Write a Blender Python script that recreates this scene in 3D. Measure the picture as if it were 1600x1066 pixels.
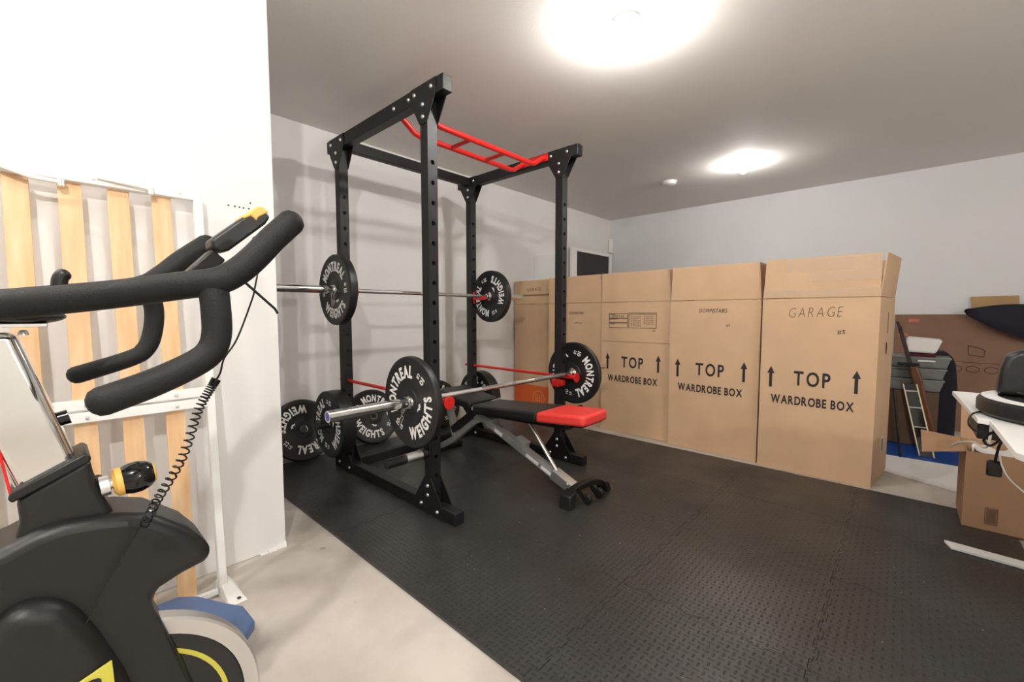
import bpy, bmesh, math, random
from mathutils import Vector, Matrix
random.seed(7)
PI = math.pi
SC = bpy.context.scene
for o in list(bpy.data.objects): bpy.data.objects.remove(o)
COL = SC.collection

# ------------------------------------------------------------------ camera, light, exposure
cam_d = bpy.data.cameras.new('camera'); cam = bpy.data.objects.new('camera', cam_d); COL.objects.link(cam)
cam_d.sensor_width = 36.0; cam_d.lens = 36.0 * 664.0 / 1600.0; cam_d.clip_start = 0.02
cam.location = (0, 0, 1.083)
cam.rotation_euler = (math.radians(90 - 3.7), 0, math.radians(42.6))
SC.camera = cam
SC.view_settings.view_transform = 'Standard'; SC.view_settings.look = 'None'
SC.view_settings.gamma = 1.0; SC.view_settings.use_curve_mapping = False
SC.view_settings.exposure = 0.34
w = bpy.data.worlds.new('world'); SC.world = w; w.use_nodes = True
w.node_tree.nodes['Background'].inputs[0].default_value = (1, .98, .95, 1)
w.node_tree.nodes['Background'].inputs[1].default_value = 0.3
LAMP_MAIN, LAMP_FAR, LAMP_NEAR, LAMP_SIDE = 780.0, 330.0, 1950.0, 800.0      # emission strength of the bare bulbs
LAMPS = [((-1.03, 1.92), LAMP_MAIN, 'bare glowing bulb in white holder above the power rack'),
         ((-1.15, 4.42), LAMP_FAR, 'bare glowing bulb in white holder near the back wall'),
         ((0.22, -0.47), LAMP_NEAR, 'bare glowing bulb in white holder just behind the viewpoint'),
         ((-1.40, -1.05), LAMP_SIDE, 'bare glowing bulb in white holder beside the partition wall')]
CEIL = 2.475

# ------------------------------------------------------------------ materials
def mat(name, col, rough=0.5, metal=0.0, noise=0.0, nscale=8.0, bump=0.0, bscale=60.0, emit=None, spec=0.5, alpha=None):
    m = bpy.data.materials.new(name); m.use_nodes = True
    nt = m.node_tree; b = nt.nodes['Principled BSDF']
    b.inputs['Base Color'].default_value = (*col, 1); b.inputs['Roughness'].default_value = rough
    b.inputs['Metallic'].default_value = metal; b.inputs['Specular IOR Level'].default_value = spec
    tc = nt.nodes.new('ShaderNodeTexCoord')
    if noise > 0:
        n = nt.nodes.new('ShaderNodeTexNoise'); n.inputs['Scale'].default_value = nscale; n.inputs['Detail'].default_value = 5
        nt.links.new(tc.outputs['Object'], n.inputs['Vector'])
        r = nt.nodes.new('ShaderNodeMapRange'); r.inputs[1].default_value = .3; r.inputs[2].default_value = .7
        r.inputs[3].default_value = 1 - noise; r.inputs[4].default_value = 1 + noise * .5
        nt.links.new(n.outputs[0], r.inputs[0])
        mx = nt.nodes.new('ShaderNodeVectorMath'); mx.operation = 'SCALE'; mx.inputs[0].default_value = col
        nt.links.new(r.outputs[0], mx.inputs['Scale']); nt.links.new(mx.outputs[0], b.inputs['Base Color'])
    if bump > 0:
        n2 = nt.nodes.new('ShaderNodeTexNoise'); n2.inputs['Scale'].default_value = bscale; n2.inputs['Detail'].default_value = 3
        nt.links.new(tc.outputs['Object'], n2.inputs['Vector'])
        bp = nt.nodes.new('ShaderNodeBump'); bp.inputs['Strength'].default_value = bump; bp.inputs['Distance'].default_value = .004
        nt.links.new(n2.outputs[0], bp.inputs['Height']); nt.links.new(bp.outputs[0], b.inputs['Normal'])
    if emit: b.inputs['Emission Color'].default_value = (*emit[0], 1); b.inputs['Emission Strength'].default_value = emit[1]
    if alpha is not None: b.inputs['Alpha'].default_value = alpha
    return m

M = {}
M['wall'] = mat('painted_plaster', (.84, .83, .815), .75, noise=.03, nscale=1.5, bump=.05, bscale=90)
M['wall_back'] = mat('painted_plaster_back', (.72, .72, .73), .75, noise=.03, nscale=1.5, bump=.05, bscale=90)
M['ceiling'] = mat('ceiling_plaster', (.80, .775, .745), .8, noise=.02, nscale=2, bump=.12, bscale=120)
M['steel_black'] = mat('black_powder_coat', (.009, .009, .009), .48, spec=.4, bump=.08, bscale=400)
M['bolt'] = mat('zinc_bolt', (.75, .75, .73), .3, .9)
M['red'] = mat('red_enamel', (.62, .015, .012), .35)
M['chrome'] = mat('chrome', (.80, .80, .78), .12, 1.0)
M['knurl'] = mat('knurled_chrome', (.55, .55, .54), .34, 1.0, bump=.4, bscale=900)
M['rubber'] = mat('bumper_rubber', (.010, .010, .010), .42, noise=.25, nscale=14, bump=.05, bscale=200)
M['letter_white'] = mat('white_print', (.86, .86, .84), .5)
M['blue_cap'] = mat('blue_cap', (.05, .05, .35), .4)
M['card'] = mat('cardboard', (.62, .415, .255), .75, noise=.07, nscale=5, bump=.04, bscale=50)
M['card_dark'] = mat('cardboard_old', (.24, .135, .085), .8, noise=.15, nscale=4, bump=.05, bscale=40)
M['card_shade_mark'] = mat('cardboard_slot_shade_and_marks', (.05, .028, .015), .9)  # painted shade inside the box cut-outs, and dark marks on the back panel
M['orange'] = mat('orange_print', (.68, .12, .02), .6, noise=.05)
M['orange_pale'] = mat('orange_pale_print', (.75, .28, .12), .6)
M['ink'] = mat('black_ink', (.012, .012, .014), .6)
M['ink_soft'] = mat('brown_marker', (.16, .085, .045), .7)
M['tape'] = mat('clear_tape', (.80, .70, .58), .10, bump=.6, bscale=30, alpha=.12)
M['vinyl_black'] = mat('black_vinyl', (.010, .010, .010), .38, bump=.1, bscale=90)
M['vinyl_red'] = mat('red_vinyl', (.78, .045, .035), .42)
M['grey_metal'] = mat('grey_paint', (.30, .30, .29), .38, .2)
M['sticker'] = mat('white_sticker', (.85, .85, .85), .5)
M['white_metal'] = mat('white_enamel', (.88, .87, .84), .35)
M['foam'] = mat('black_foam', (.009, .0095, .009), .62, spec=.3, bump=.25, bscale=350)
M['plastic'] = mat('black_plastic', (.010, .010, .0095), .42, spec=.4, bump=.12, bscale=500)
M['gloss_black'] = mat('gloss_black', (.006, .006, .006), .08)
M['yellow'] = mat('amber_plastic', (.80, .47, .10), .4)
M['lime'] = mat('lime_print', (.60, .55, .07), .5)
M['wheel_steel'] = mat('machined_steel', (.62, .60, .57), .32, .7)
M['blue_tray'] = mat('blue_plastic', (.075, .13, .27), .42)
M['fabric_dark'] = mat('dark_fabric', (.008, .008, .016), .85, bump=.5, bscale=14)
M['cloth_white'] = mat('white_cloth', (.80, .79, .77), .8, bump=.5, bscale=20)
M['maroon'] = mat('maroon_cloth', (.10, .008, .02), .8)
M['bin_grey'] = mat('grey_bin', (.22, .23, .22), .4, noise=.25, nscale=12)
M['board'] = mat('white_board', (.82, .82, .80), .6)
M['desk'] = mat('white_laminate', (.86, .86, .83), .3)
M['blue'] = mat('blue_sheet', (.004, .06, .30), .5)
M['guitar'] = mat('guitar_wood', (.13, .045, .015), .3, noise=.3, nscale=10)
M['cream'] = mat('cream_binding', (.78, .66, .40), .5)
M['screen'] = mat('dark_mesh', (.035, .032, .030), .7)
M['dark_hole'] = mat('dark_speck', (.02, .02, .02), .9)
M['porcelain'] = mat('porcelain', (.85, .83, .80), .35)

def wood_mat():
    m = mat('birch_slat', (.78, .52, .30), .5)
    nt = m.node_tree; b = nt.nodes['Principled BSDF']; tc = nt.nodes.new('ShaderNodeTexCoord')
    mp = nt.nodes.new('ShaderNodeMapping'); mp.inputs['Scale'].default_value = (14, 14, 1.2)
    n = nt.nodes.new('ShaderNodeTexNoise'); n.inputs['Scale'].default_value = 3; n.inputs['Detail'].default_value = 6
    cr = nt.nodes.new('ShaderNodeValToRGB'); cr.color_ramp.elements[0].color = (.74, .45, .22, 1); cr.color_ramp.elements[1].color = (.86, .60, .36, 1)
    cr.color_ramp.elements[0].position = .3; cr.color_ramp.elements[1].position = .7
    nt.links.new(tc.outputs['Object'], mp.inputs[0]); nt.links.new(mp.outputs[0], n.inputs['Vector'])
    nt.links.new(n.outputs[0], cr.inputs[0]); nt.links.new(cr.outputs[0], b.inputs['Base Color'])
    return m
M['slat'] = wood_mat()

def concrete_mat():
    m = mat('concrete', (.5, .5, .5), .7)
    nt = m.node_tree; b = nt.nodes['Principled BSDF']; tc = nt.nodes.new('ShaderNodeTexCoord')
    n = nt.nodes.new('ShaderNodeTexNoise'); n.inputs['Scale'].default_value = 2.2; n.inputs['Detail'].default_value = 9; n.inputs['Roughness'].default_value = .6
    cr = nt.nodes.new('ShaderNodeValToRGB')
    cr.color_ramp.elements[0].position = .3; cr.color_ramp.elements[0].color = (.43, .385, .335, 1)
    cr.color_ramp.elements[1].position = .65; cr.color_ramp.elements[1].color = (.62, .575, .52, 1)
    nt.links.new(tc.outputs['Object'], n.inputs['Vector']); nt.links.new(n.outputs[0], cr.inputs[0])
    v = nt.nodes.new('ShaderNodeTexNoise'); v.inputs['Scale'].default_value = 9; v.inputs['Detail'].default_value = 2
    nt.links.new(tc.outputs['Object'], v.inputs['Vector'])
    mr = nt.nodes.new('ShaderNodeMapRange'); mr.inputs[1].default_value = .72; mr.inputs[2].default_value = .78; mr.inputs[3].default_value = 1; mr.inputs[4].default_value = .6
    nt.links.new(v.outputs[0], mr.inputs[0])
    mx = nt.nodes.new('ShaderNodeVectorMath'); mx.operation = 'SCALE'
    nt.links.new(cr.outputs[0], mx.inputs[0]); nt.links.new(mr.outputs[0], mx.inputs['Scale']); nt.links.new(mx.outputs[0], b.inputs['Base Color'])
    bp = nt.nodes.new('ShaderNodeBump'); bp.inputs['Strength'].default_value = .15; bp.inputs['Distance'].default_value = .004
    nt.links.new(n.outputs[0], bp.inputs['Height']); nt.links.new(bp.outputs[0], b.inputs['Normal'])
    return m
M['concrete'] = concrete_mat()

def mat_rubber_tile():
    m = mat('eva_foam_tile', (.036, .035, .033), .5, noise=.2, nscale=2.5)
    nt = m.node_tree; b = nt.nodes['Principled BSDF']
    L = nt.links.new; N = nt.nodes.new
    def mth(op, a, bb=None, c=None):
        n = N('ShaderNodeMath'); n.operation = op
        for i, x in enumerate((a, bb, c)):
            if x is None: continue
            if isinstance(x, (int, float)): n.inputs[i].default_value = x
            else: L(x, n.inputs[i])
        return n.outputs[0]
    tc = N('ShaderNodeTexCoord'); sp = N('ShaderNodeSeparateXYZ'); L(tc.outputs['Object'], sp.inputs[0])
    cs = 1 / .023
    x = mth('MULTIPLY', sp.outputs[0], cs); y = mth('MULTIPLY', sp.outputs[1], cs)
    fx = mth('SUBTRACT', mth('FRACT', x), .5); fy = mth('SUBTRACT', mth('FRACT', y), .5)
    par = mth('FLOORED_MODULO', mth('ADD', mth('FLOOR', x), mth('FLOOR', y)), 2.0)
    inv = mth('SUBTRACT', 1.0, par)
    a = mth('ADD', mth('MULTIPLY', fx, par), mth('MULTIPLY', fy, inv))
    c = mth('ADD', mth('MULTIPLY', fy, par), mth('MULTIPLY', fx, inv))
    a = mth('DIVIDE', a, .46); c = mth('DIVIDE', c, .15)
    d = mth('SQRT', mth('ADD', mth('MULTIPLY', a, a), mth('MULTIPLY', c, c)))
    mr = N('ShaderNodeMapRange'); mr.interpolation_type = 'SMOOTHSTEP'
    L(d, mr.inputs[0]); mr.inputs[1].default_value = .45; mr.inputs[2].default_value = 1.0; mr.inputs[3].default_value = 1; mr.inputs[4].default_value = 0
    bp = N('ShaderNodeBump'); bp.inputs['Strength'].default_value = 1.0; bp.inputs['Distance'].default_value = .0045
    L(mr.outputs[0], bp.inputs['Height']); L(bp.outputs[0], b.inputs['Normal'])
    # wear and dust
    n = N('ShaderNodeTexNoise'); n.inputs['Scale'].default_value = 3; n.inputs['Detail'].default_value = 6
    L(tc.outputs['Object'], n.inputs['Vector'])
    m2 = N('ShaderNodeMapRange'); L(n.outputs[0], m2.inputs[0]); m2.inputs[1].default_value = .35; m2.inputs[2].default_value = .7; m2.inputs[3].default_value = .30; m2.inputs[4].default_value = .48
    L(m2.outputs[0], b.inputs['Roughness'])
    return m
M['tile'] = mat_rubber_tile()

# ------------------------------------------------------------------ mesh helpers
class MB:
    def __init__(s): s.v = []; s.f = []
    def add(s, vs, fs):
        k = len(s.v); s.v += [Vector(v) for v in vs]; s.f += [[i + k for i in f] for f in fs]; return s
    def box(s, x0, x1, y0, y1, z0, z1):
        return s.add([(x0,y0,z0),(x1,y0,z0),(x1,y1,z0),(x0,y1,z0),(x0,y0,z1),(x1,y0,z1),(x1,y1,z1),(x0,y1,z1)],
                     [(0,3,2,1),(4,5,6,7),(0,1,5,4),(1,2,6,5),(2,3,7,6),(3,0,4,7)])
    def hexa(s, p):      # eight explicit corners, same order as box
        return s.add(p, [(0,3,2,1),(4,5,6,7),(0,1,5,4),(1,2,6,5),(2,3,7,6),(3,0,4,7)])
    def beam(s, p, q, w, h, up=(0,0,1)):
        p = Vector(p); q = Vector(q); d = (q - p).normalized(); u = Vector(up)
        sx = d.cross(u).normalized(); u = sx.cross(d).normalized(); a = sx * w / 2; b = u * h / 2
        return s.hexa([p-a-b, p+a-b, q+a-b, q-a-b, p-a+b, p+a+b, q+a+b, q-a+b])
    def tube(s, pts, r, n=14, caps=True, smooth=0, flat=1.0):
        P = [Vector(p) for p in pts]
        if smooth:
            out = []
            for i in range(len(P) - 1):
                p0 = P[max(i-1,0)]; p1 = P[i]; p2 = P[i+1]; p3 = P[min(i+2,len(P)-1)]
                for k in range(smooth):
                    t = k / smooth
                    out.append(.5*((2*p1)+(p2-p0)*t+(2*p0-5*p1+4*p2-p3)*t*t+(3*p1-p0-3*p2+p3)*t**3))
            P = out + [P[-1]]
        R = r if isinstance(r, (list, tuple)) else [r] * len(P)
        if len(R) != len(P): R = [R[min(int(i*len(R)/len(P)), len(R)-1)] for i in range(len(P))]
        t0 = (P[1]-P[0]).normalized(); u = t0.orthogonal().normalized(); vs = []; fs = []
        for i, p in enumerate(P):
            t = (P[min(i+1,len(P)-1)] - P[max(i-1,0)]).normalized()
            u = (u - t*u.dot(t)).normalized(); w_ = t.cross(u)
            for k in range(n):
                a = 2*PI*k/n; vs.append(p + (u*math.cos(a) + w_*math.sin(a)*flat)*R[i])
        for i in range(len(P)-1):
            for k in range(n):
                a = i*n+k; b = i*n+(k+1)%n; fs.append((a, b, b+n, a+n))
        if caps: fs.append(tuple(range(n))[::-1]); fs.append(tuple(range((len(P)-1)*n, len(P)*n)))
        return s.add(vs, fs)
    def grip(s, pts, r, n=18, smooth=6):     # tube with rounded ends
        P = [Vector(p) for p in pts]
        a = (P[0]-P[1]).normalized(); b = (P[-1]-P[-2]).normalized()
        m = MB(); m.tube(P, r, n, caps=False, smooth=smooth)
        rings = len(m.v)//n
        s.add(m.v, m.f); base = len(s.v) - len(m.v)
        for end, d, ring in ((0, a, base), (1, b, base + (rings-1)*n)):
            c = sum((s.v[ring+k] for k in range(n)), Vector())/n; prev = ring
            for q in (30, 60, 80):
                cs = math.cos(math.radians(q)); sn = math.sin(math.radians(q)); k0 = len(s.v)
                for k in range(n): s.v.append(c + (s.v[ring+k]-c)*cs + d*r*sn*.8)
                for k in range(n):
                    f = (prev+k, prev+(k+1)%n, k0+(k+1)%n, k0+k); s.f.append(list(f if end else f[::-1]))
                prev = k0
            f = list(range(prev, prev+n)); s.f.append(f if end else f[::-1])
        return s
    def lathe(s, prof, mtx=Matrix(), n=40, close=False):
        vs = []; fs = []; m = len(prof)
        for k in range(n):
            a = 2*PI*k/n
            for r, z in prof: vs.append(mtx @ Vector((r*math.cos(a), r*math.sin(a), z)))
        for k in range(n):
            k2 = (k+1) % n
            for i in range(m if close else m-1):
                j = (i+1) % m; fs.append((k*m+i, k2*m+i, k2*m+j, k*m+j))
        return s.add(vs, fs)
    def prism(s, pts, off):      # closed outline (3D points) extruded by vector off
        off = Vector(off); P = [Vector(p) for p in pts]; n = len(P)
        vs = P + [p+off for p in P]
        fs = [tuple(range(n))[::-1], tuple(range(n, 2*n))] + [(i, (i+1)%n, (i+1)%n+n, i+n) for i in range(n)]
        return s.add(vs, fs)
    def ball(s, c, r, sx=1, sy=1, sz=1, nu=16, nv=10):
        prof = [(r*math.sin(PI*i/nv), -r*math.cos(PI*i/nv)) for i in range(nv+1)]
        prof[0] = (1e-4, -r); prof[-1] = (1e-4, r)
        return s.lathe(prof, Matrix.Translation(c) @ Matrix.Diagonal((sx, sy, sz, 1)), nu)
    def build(s, name, m, parent=None, bevel=0, seg=2, sub=0, org=None):
        o_ = Vector(org) if org is not None else (wloc(parent) if parent else Vector())
        me = bpy.data.meshes.new(name); me.from_pydata([tuple(v - o_) for v in s.v], [], s.f)
        bm = bmesh.new(); bm.from_mesh(me)
        bmesh.ops.remove_doubles(bm, verts=bm.verts, dist=1e-6)
        bmesh.ops.recalc_face_normals(bm, faces=bm.faces)
        for f in bm.faces: f.smooth = True
        for e in bm.edges:
            if len(e.link_faces) == 2: e.smooth = e.calc_face_angle(0) < .6
            else: e.smooth = False
        bm.to_mesh(me); bm.free()
        if m: me.materials.append(m)
        o = bpy.data.objects.new(name, me); COL.objects.link(o)
        if parent: o.parent = parent
        elif org is not None: o.location = org
        if bevel:
            b = o.modifiers.new('bevel', 'BEVEL'); b.width = bevel; b.segments = seg; b.limit_method = 'ANGLE'; b.angle_limit = .6
        if sub:
            b = o.modifiers.new('sub', 'SUBSURF'); b.levels = sub; b.render_levels = sub
            for p in me.polygons: p.use_smooth = True
        return o
def wloc(p):
    v = Vector()
    while p is not None: v += p.location; p = p.parent
    return v
def tag(o, label, cat, group=None):
    o['label'] = label; o['category'] = cat
    if group: o['group'] = group
    return o
def thing(name, label, cat, loc, group=None):
    o = bpy.data.objects.new(name, None); COL.objects.link(o); o.location = loc; o.empty_display_size = .1
    return tag(o, label, cat, group)
def single(name, mb, m, label, cat, group=None, **k):
    v = mb.v; c = Vector((sum(a.x for a in v)/len(v), sum(a.y for a in v)/len(v), min(a.z for a in v)))
    return tag(mb.build(name, m, org=c, **k), label, cat, group)
def struct(o): o['kind'] = 'structure'; return o
def kids(o): return [c for c in bpy.data.objects if c.parent == o]

# ------------------------------------------------------------------ lettering
_gc = {}
def glyph(ch, bold=0.0, depth=.02):
    key = (ch, bold)
    if key in _gc: return _gc[key]
    cu = bpy.data.curves.new('t', 'FONT'); cu.body = ch; cu.size = 1; cu.offset = bold; cu.extrude = depth; cu.resolution_u = 3
    ob = bpy.data.objects.new('t', cu); COL.objects.link(ob)
    dg = bpy.context.evaluated_depsgraph_get(); dg.update()
    me = bpy.data.meshes.new_from_object(ob.evaluated_get(dg))
    vs = [v.co.copy() for v in me.vertices]; fs = [tuple(p.vertices) for p in me.polygons]
    bpy.data.objects.remove(ob); bpy.data.curves.remove(cu); bpy.data.meshes.remove(me)
    x0 = min(v.x for v in vs); x1 = max(v.x for v in vs)
    for v in vs: v.x -= x0
    _gc[key] = (vs, fs, x1 - x0); return _gc[key]
CAP = .70
def text(mb, s, fn, h, width=None, sx=1.0, bold=0.0, gap=.12, raise_=.0008, slant=0.0):
    """centre-aligned line; fn(u, v, w) -> 3D point, u right, v up, w outward"""
    sc = h/CAP; items = []; x = 0
    for ch in s:
        if ch == ' ': x += .35; continue
        g = glyph(ch, bold); items.append((g, x)); x += g[2] + gap
    x -= gap; kx = sc*sx if width is None else width/x
    for (vs, fs, gw), px in items:
        mb.add([fn((px + v.x - x/2)*kx + slant*v.y*sc, v.y*sc, (v.z + .02)/.04*raise_) for v in vs], fs)
    return mb
def arc_text(mb, s, rad, h, span, centre, z, bold=0.03, bottom=False, gap=.12, raise_=.0016):
    """letters set rigidly round a circle in local XY; span radians of the whole word"""
    sc = h/CAP; ws = [glyph(c, bold)[2] for c in s]; tot = sum(ws) + gap*(len(s)-1)
    kx = span*rad/tot; x = 0
    for ch, gw in zip(s, ws):
        vs, fs, _ = glyph(ch, bold); m = (x + gw/2 - tot/2)*kx/rad; x += gw + gap
        if bottom:
            a = centre + m; up = Vector((-math.cos(a), -math.sin(a), 0)); rt = Vector((-math.sin(a), math.cos(a), 0)); r0 = rad + h/2
        else:
            a = centre - m; up = Vector((math.cos(a), math.sin(a), 0)); rt = Vector((math.sin(a), -math.cos(a), 0)); r0 = rad - h/2
        base = Vector((math.cos(a), math.sin(a), 0))*r0
        mb.add([base + rt*(v.x - gw/2)*kx + up*v.y*sc + Vector((0,0,z+(v.z+.02)/.04*raise_)) for v in vs], fs)
    return mb

# ------------------------------------------------------------------ the room shell
XW, YB, XR, YF, XP, YP = -3.31, 5.775, 4.0, -3.4, -2.08, .70
T = .12
struct(MB().box(XW-T, XR+T, YF-T, YB+T, -.1, 0).build('floor', M['concrete']))
struct(MB().box(XW-T, XR+T, YF-T, YB+T, CEIL, CEIL+.1).build('ceiling', M['ceiling']))
struct(MB().box(XW-T, XW, YP-.3, YB, 0, CEIL).build('wall_left', M['wall']))
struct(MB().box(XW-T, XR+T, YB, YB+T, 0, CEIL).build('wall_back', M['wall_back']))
struct(MB().box(XR, XR+T, YF, YB, 0, CEIL).build('wall_right', M['wall']))
struct(MB().box(XW-T, XR+T, YF-T, YF, 0, CEIL).build('wall_front', M['wall']))
# partition: a boxed-in corner whose right-hand face carries the bed base
struct(MB().box(XW, XP, YF, YP, 0, CEIL).build('wall_partition', M['wall'], bevel=.004))
ch = MB()
for i, (y, l, h) in enumerate(((.678,.04,.026),(.64,.035,.016),(.605,.03,.008))):
    ch.hexa([(XP, y-l/2, .001),(XP+.012+.004*(i%2), y-l/2, .001),(XP+.016, y+l/2, .001),(XP, y+l/2, .001),
             (XP, y-l/2, h*.7),(XP+.006, y-l/2, h*.7),(XP+.009, y+l/2, h),(XP, y+l/2, h)])
struct(ch.build('drywall_chips', M['board']))  # broken drywall chips at the foot of the partition
sp = MB()
for y, z in ((.525,1.531),(.548,1.531),(.565,1.53),(.58,1.53),(.60,1.53),(.606,1.555)):
    sp.lathe([(1e-4,0),(.0035,0),(.0035,.001),(1e-4,.001)], Matrix.Translation((XP, y, z)) @ Matrix.Rotation(PI/2, 4, 'Y'), 8)
tag(sp.build('screw_holes', M['dark_hole'], org=(XP, .56, 1.53)), 'row of tiny dark screw holes in the partition wall', 'holes')

# ceiling lamps
for i, ((x, y), st, lab) in enumerate(LAMPS):
    t = thing('ceiling_lamp', lab, 'lamp', (x, y, CEIL), 'bare bulb ceiling lamps')
    MB().lathe([(.001,CEIL),(.062,CEIL),(.062,CEIL-.008),(.050,CEIL-.022),(.030,CEIL-.030),(.026,CEIL-.034),(.001,CEIL-.034)],
               Matrix.Translation((x, y, 0)), 32).build('lamp_holder', M['porcelain'], t)
    m = mat('bulb_glow', (1, 1, 1), .5, emit=((1, .965, .92), st))
    MB().lathe([(.001,CEIL-.0345),(.018,CEIL-.035),(.028,CEIL-.046),(.034,CEIL-.062),(.030,CEIL-.080),(.018,CEIL-.092),(.001,CEIL-.096)],
               Matrix.Translation((x, y, 0)), 20).build('bulb', m, t)
t = thing('fill_pendant', 'hanging bare bulb added out of view at far right to brighten the ceiling', 'lamp', (2.3, .9, CEIL))  # unseen bulb added to lift the ceiling brightness
MB().tube([(2.3,.9,CEIL),(2.3,.9,1.86)], .004, 8).build('cord', M['porcelain'], t)
MB().tube([(2.3,.9,1.86),(2.3,.9,1.80)], .02, 16).build('socket', M['porcelain'], t)
MB().ball((2.3,.9,1.755), .045).build('bulb', mat('fill_glow', (1,1,1), .5, emit=((1,.965,.92), 900.0)), t)
t = thing('smoke_alarm', 'round white smoke alarm on the ceiling left of the far bulb', 'alarm', (-1.884, 4.509, CEIL))
A = Matrix.Translation((-1.884, 4.509, 0))
MB().lathe([(.001,CEIL),(.075,CEIL),(.075,CEIL-.012),(.001,CEIL-.012)], A, 32).build('base', M['porcelain'], t)
MB().lathe([(.001,CEIL-.013),(.068,CEIL-.013),(.064,CEIL-.030),(.045,CEIL-.038),(.001,CEIL-.040)], A, 32).build('cover', M['porcelain'], t)

# ------------------------------------------------------------------ interlocking gym mat, 6 x 4 tiles
TS, TX0, TY0 = .61, -3.21, .89
matt = thing('gym_mat', 'black interlocking rubber foam gym mat covering the concrete floor', 'mat', (TX0, TY0, 0))
def seam(n, horizontal, idx, j, sgn):
    """wavy puzzle seam; returns offsets (t, d) along one tile side"""
    out = []; rnd = random.Random(idx*100 + j*7 + (50000 if horizontal else 0))
    teeth = 11
    for k in range(teeth):
        c = (k + .5)/teeth; s_ = 1 if k % 2 else -1; wd = .5/teeth
        d = .0075*s_
        out += [(c - wd*.62, 0), (c - wd*1.0, d*.9), (c - wd*.7, d*1.25), (c + wd*.7, d*1.25), (c + wd*1.0, d*.9), (c + wd*.62, 0)]
    return [(min(max(a, .004), .996), b) for a, b in out]
for i in range(6):
    for j in range(4):
        x0 = TX0 + i*TS; y0 = TY0 + j*TS; g = .0009; pts = []
        bottom = [(0, 0)] + (seam(0, 1, i, j, 1) if j > 0 else [])
        right = [(0, 0)] + (seam(0, 0, i+1, j, 1) if i < 5 else [])
        top = [(0, 0)] + ([(1-a, b) for a, b in reversed(seam(0, 1, i, j+1, 1))] if j < 3 else [])
        left = [(0, 0)] + ([(1-a, b) for a, b in reversed(seam(0, 0, i, j, 1))] if i > 0 else [])
        for a, d in bottom: pts.append((x0 + a*TS, y0 + d + (g if j else 0)))
        for a, d in right: pts.append((x0 + TS + d - (g if i < 5 else 0), y0 + a*TS))
        for a, d in top: pts.append((x0 + TS - a*TS, y0 + TS + d - (g if j < 3 else 0)))
        for a, d in left: pts.append((x0 + d + (g if i else 0), y0 + TS - a*TS))
        hz = .0115 + random.uniform(-.0002, .0002)
        MB().prism([(px, py, .0005) for px, py in pts], (0, 0, hz)).build('tile', M['tile'], matt)
MZ = .0122     # top of the mat
cm = MB()
for k in range(60):
    x = random.uniform(-1.6, .3); y = random.uniform(.95, 2.7); a = random.uniform(0, PI); l = random.uniform(.002, .006)
    cm.beam((x, y, MZ+.0008), (x+l*math.cos(a), y+l*math.sin(a), MZ+.0008), .0015, .0012)
o = cm.build('lint', M['cream'], org=(-.6, 1.8, MZ)); tag(o, 'scattered pale crumbs and lint on the black gym mat', 'lint'); o['kind'] = 'stuff'

# ------------------------------------------------------------------ power rack
rack = thing('power_rack', 'tall black steel power rack with red pull-up bars', 'power rack', (-2.3, 1.93, MZ))
BK = M['steel_black']; PZ0, PZ1, PITCH = MZ, 2.16, .102
XF0, XF1, XB0, XB1 = -1.86, -1.80, -2.82, -2.76
YA0, YA1, YC0, YC1 = 1.33, 1.39, 2.48, 2.54
HZ = [1.852 - PITCH*k for k in range(18)]
def upright(x0, x1, y0, y1):
    mb = MB(); zs = [PZ0] + sorted([h + s_*PITCH/2 for h in HZ for s_ in (-1,)]) + [HZ[0]+PITCH/2, PZ1]
    cy_ = (y0+y1)/2; hw = (y1-y0)/2; r = .0122
    hs = sorted(HZ); lo = hs[0]-PITCH/2; hi = hs[-1]+PITCH/2
    for xa in (x0, x1):
        for za, zb in ((PZ0, lo), (hi, PZ1)): mb.add([(xa,y0,za),(xa,y1,za),(xa,y1,zb),(xa,y0,zb)], [(0,1,2,3)])
        for h in hs:
            pr = []
            for k in range(4): pr.append((-hw + 2*hw*k/4, -PITCH/2))
            for k in range(4): pr.append((hw, -PITCH/2 + PITCH*k/4))
            for k in range(4): pr.append((hw - 2*hw*k/4, PITCH/2))
            for k in range(4): pr.append((-hw, PITCH/2 - PITCH*k/4))
            vs = [(xa, cy_+a, h+b) for a, b in pr]
            vs += [(xa, cy_ + r*a/math.hypot(a,b), h + r*b/math.hypot(a,b)) for a, b in pr]
            mb.add(vs, [(k, (k+1)%16, (k+1)%16+16, k+16) for k in range(16)])
    for h in hs:
        mb.lathe([(r, x0), (r, x1)], Matrix.Translation((0, cy_, h)) @ Matrix.Rotation(PI/2, 4, 'Y'), 16)
    z_all = [PZ0, lo] + [h+PITCH/2 for h in hs] + [PZ1]
    for ya in (y0, y1):
        for za, zb in zip(z_all[:-1], z_all[1:]): mb.add([(x0,ya,za),(x1,ya,za),(x1,ya,zb),(x0,ya,zb)], [(0,1,2,3)])
    mb.add([(x0,y0,PZ1),(x1,y0,PZ1),(x1,y1,PZ1),(x0,y1,PZ1),(x0,y0,PZ0),(x1,y0,PZ0),(x1,y1,PZ0),(x0,y1,PZ0)], [(0,1,2,3),(7,6,5,4)])
    return mb.build('upright', BK, rack)
def bolt(p, axis='Y', r=.011, s_=-1, parent=rack):
    R = {'Y': Matrix.Rotation(PI/2*(1 if s_ < 0 else -1), 4, 'X'), 'X': Matrix.Rotation(PI/2*s_, 4, 'Y'), 'Z': Matrix()}[axis]
    return MB().lathe([(1e-4,.008),(r*.6,.0075),(r*.9,.004),(r,0),(1e-4,0)], Matrix.Translation(p) @ R, 12).build('bolt', M['bolt'], parent)
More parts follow.
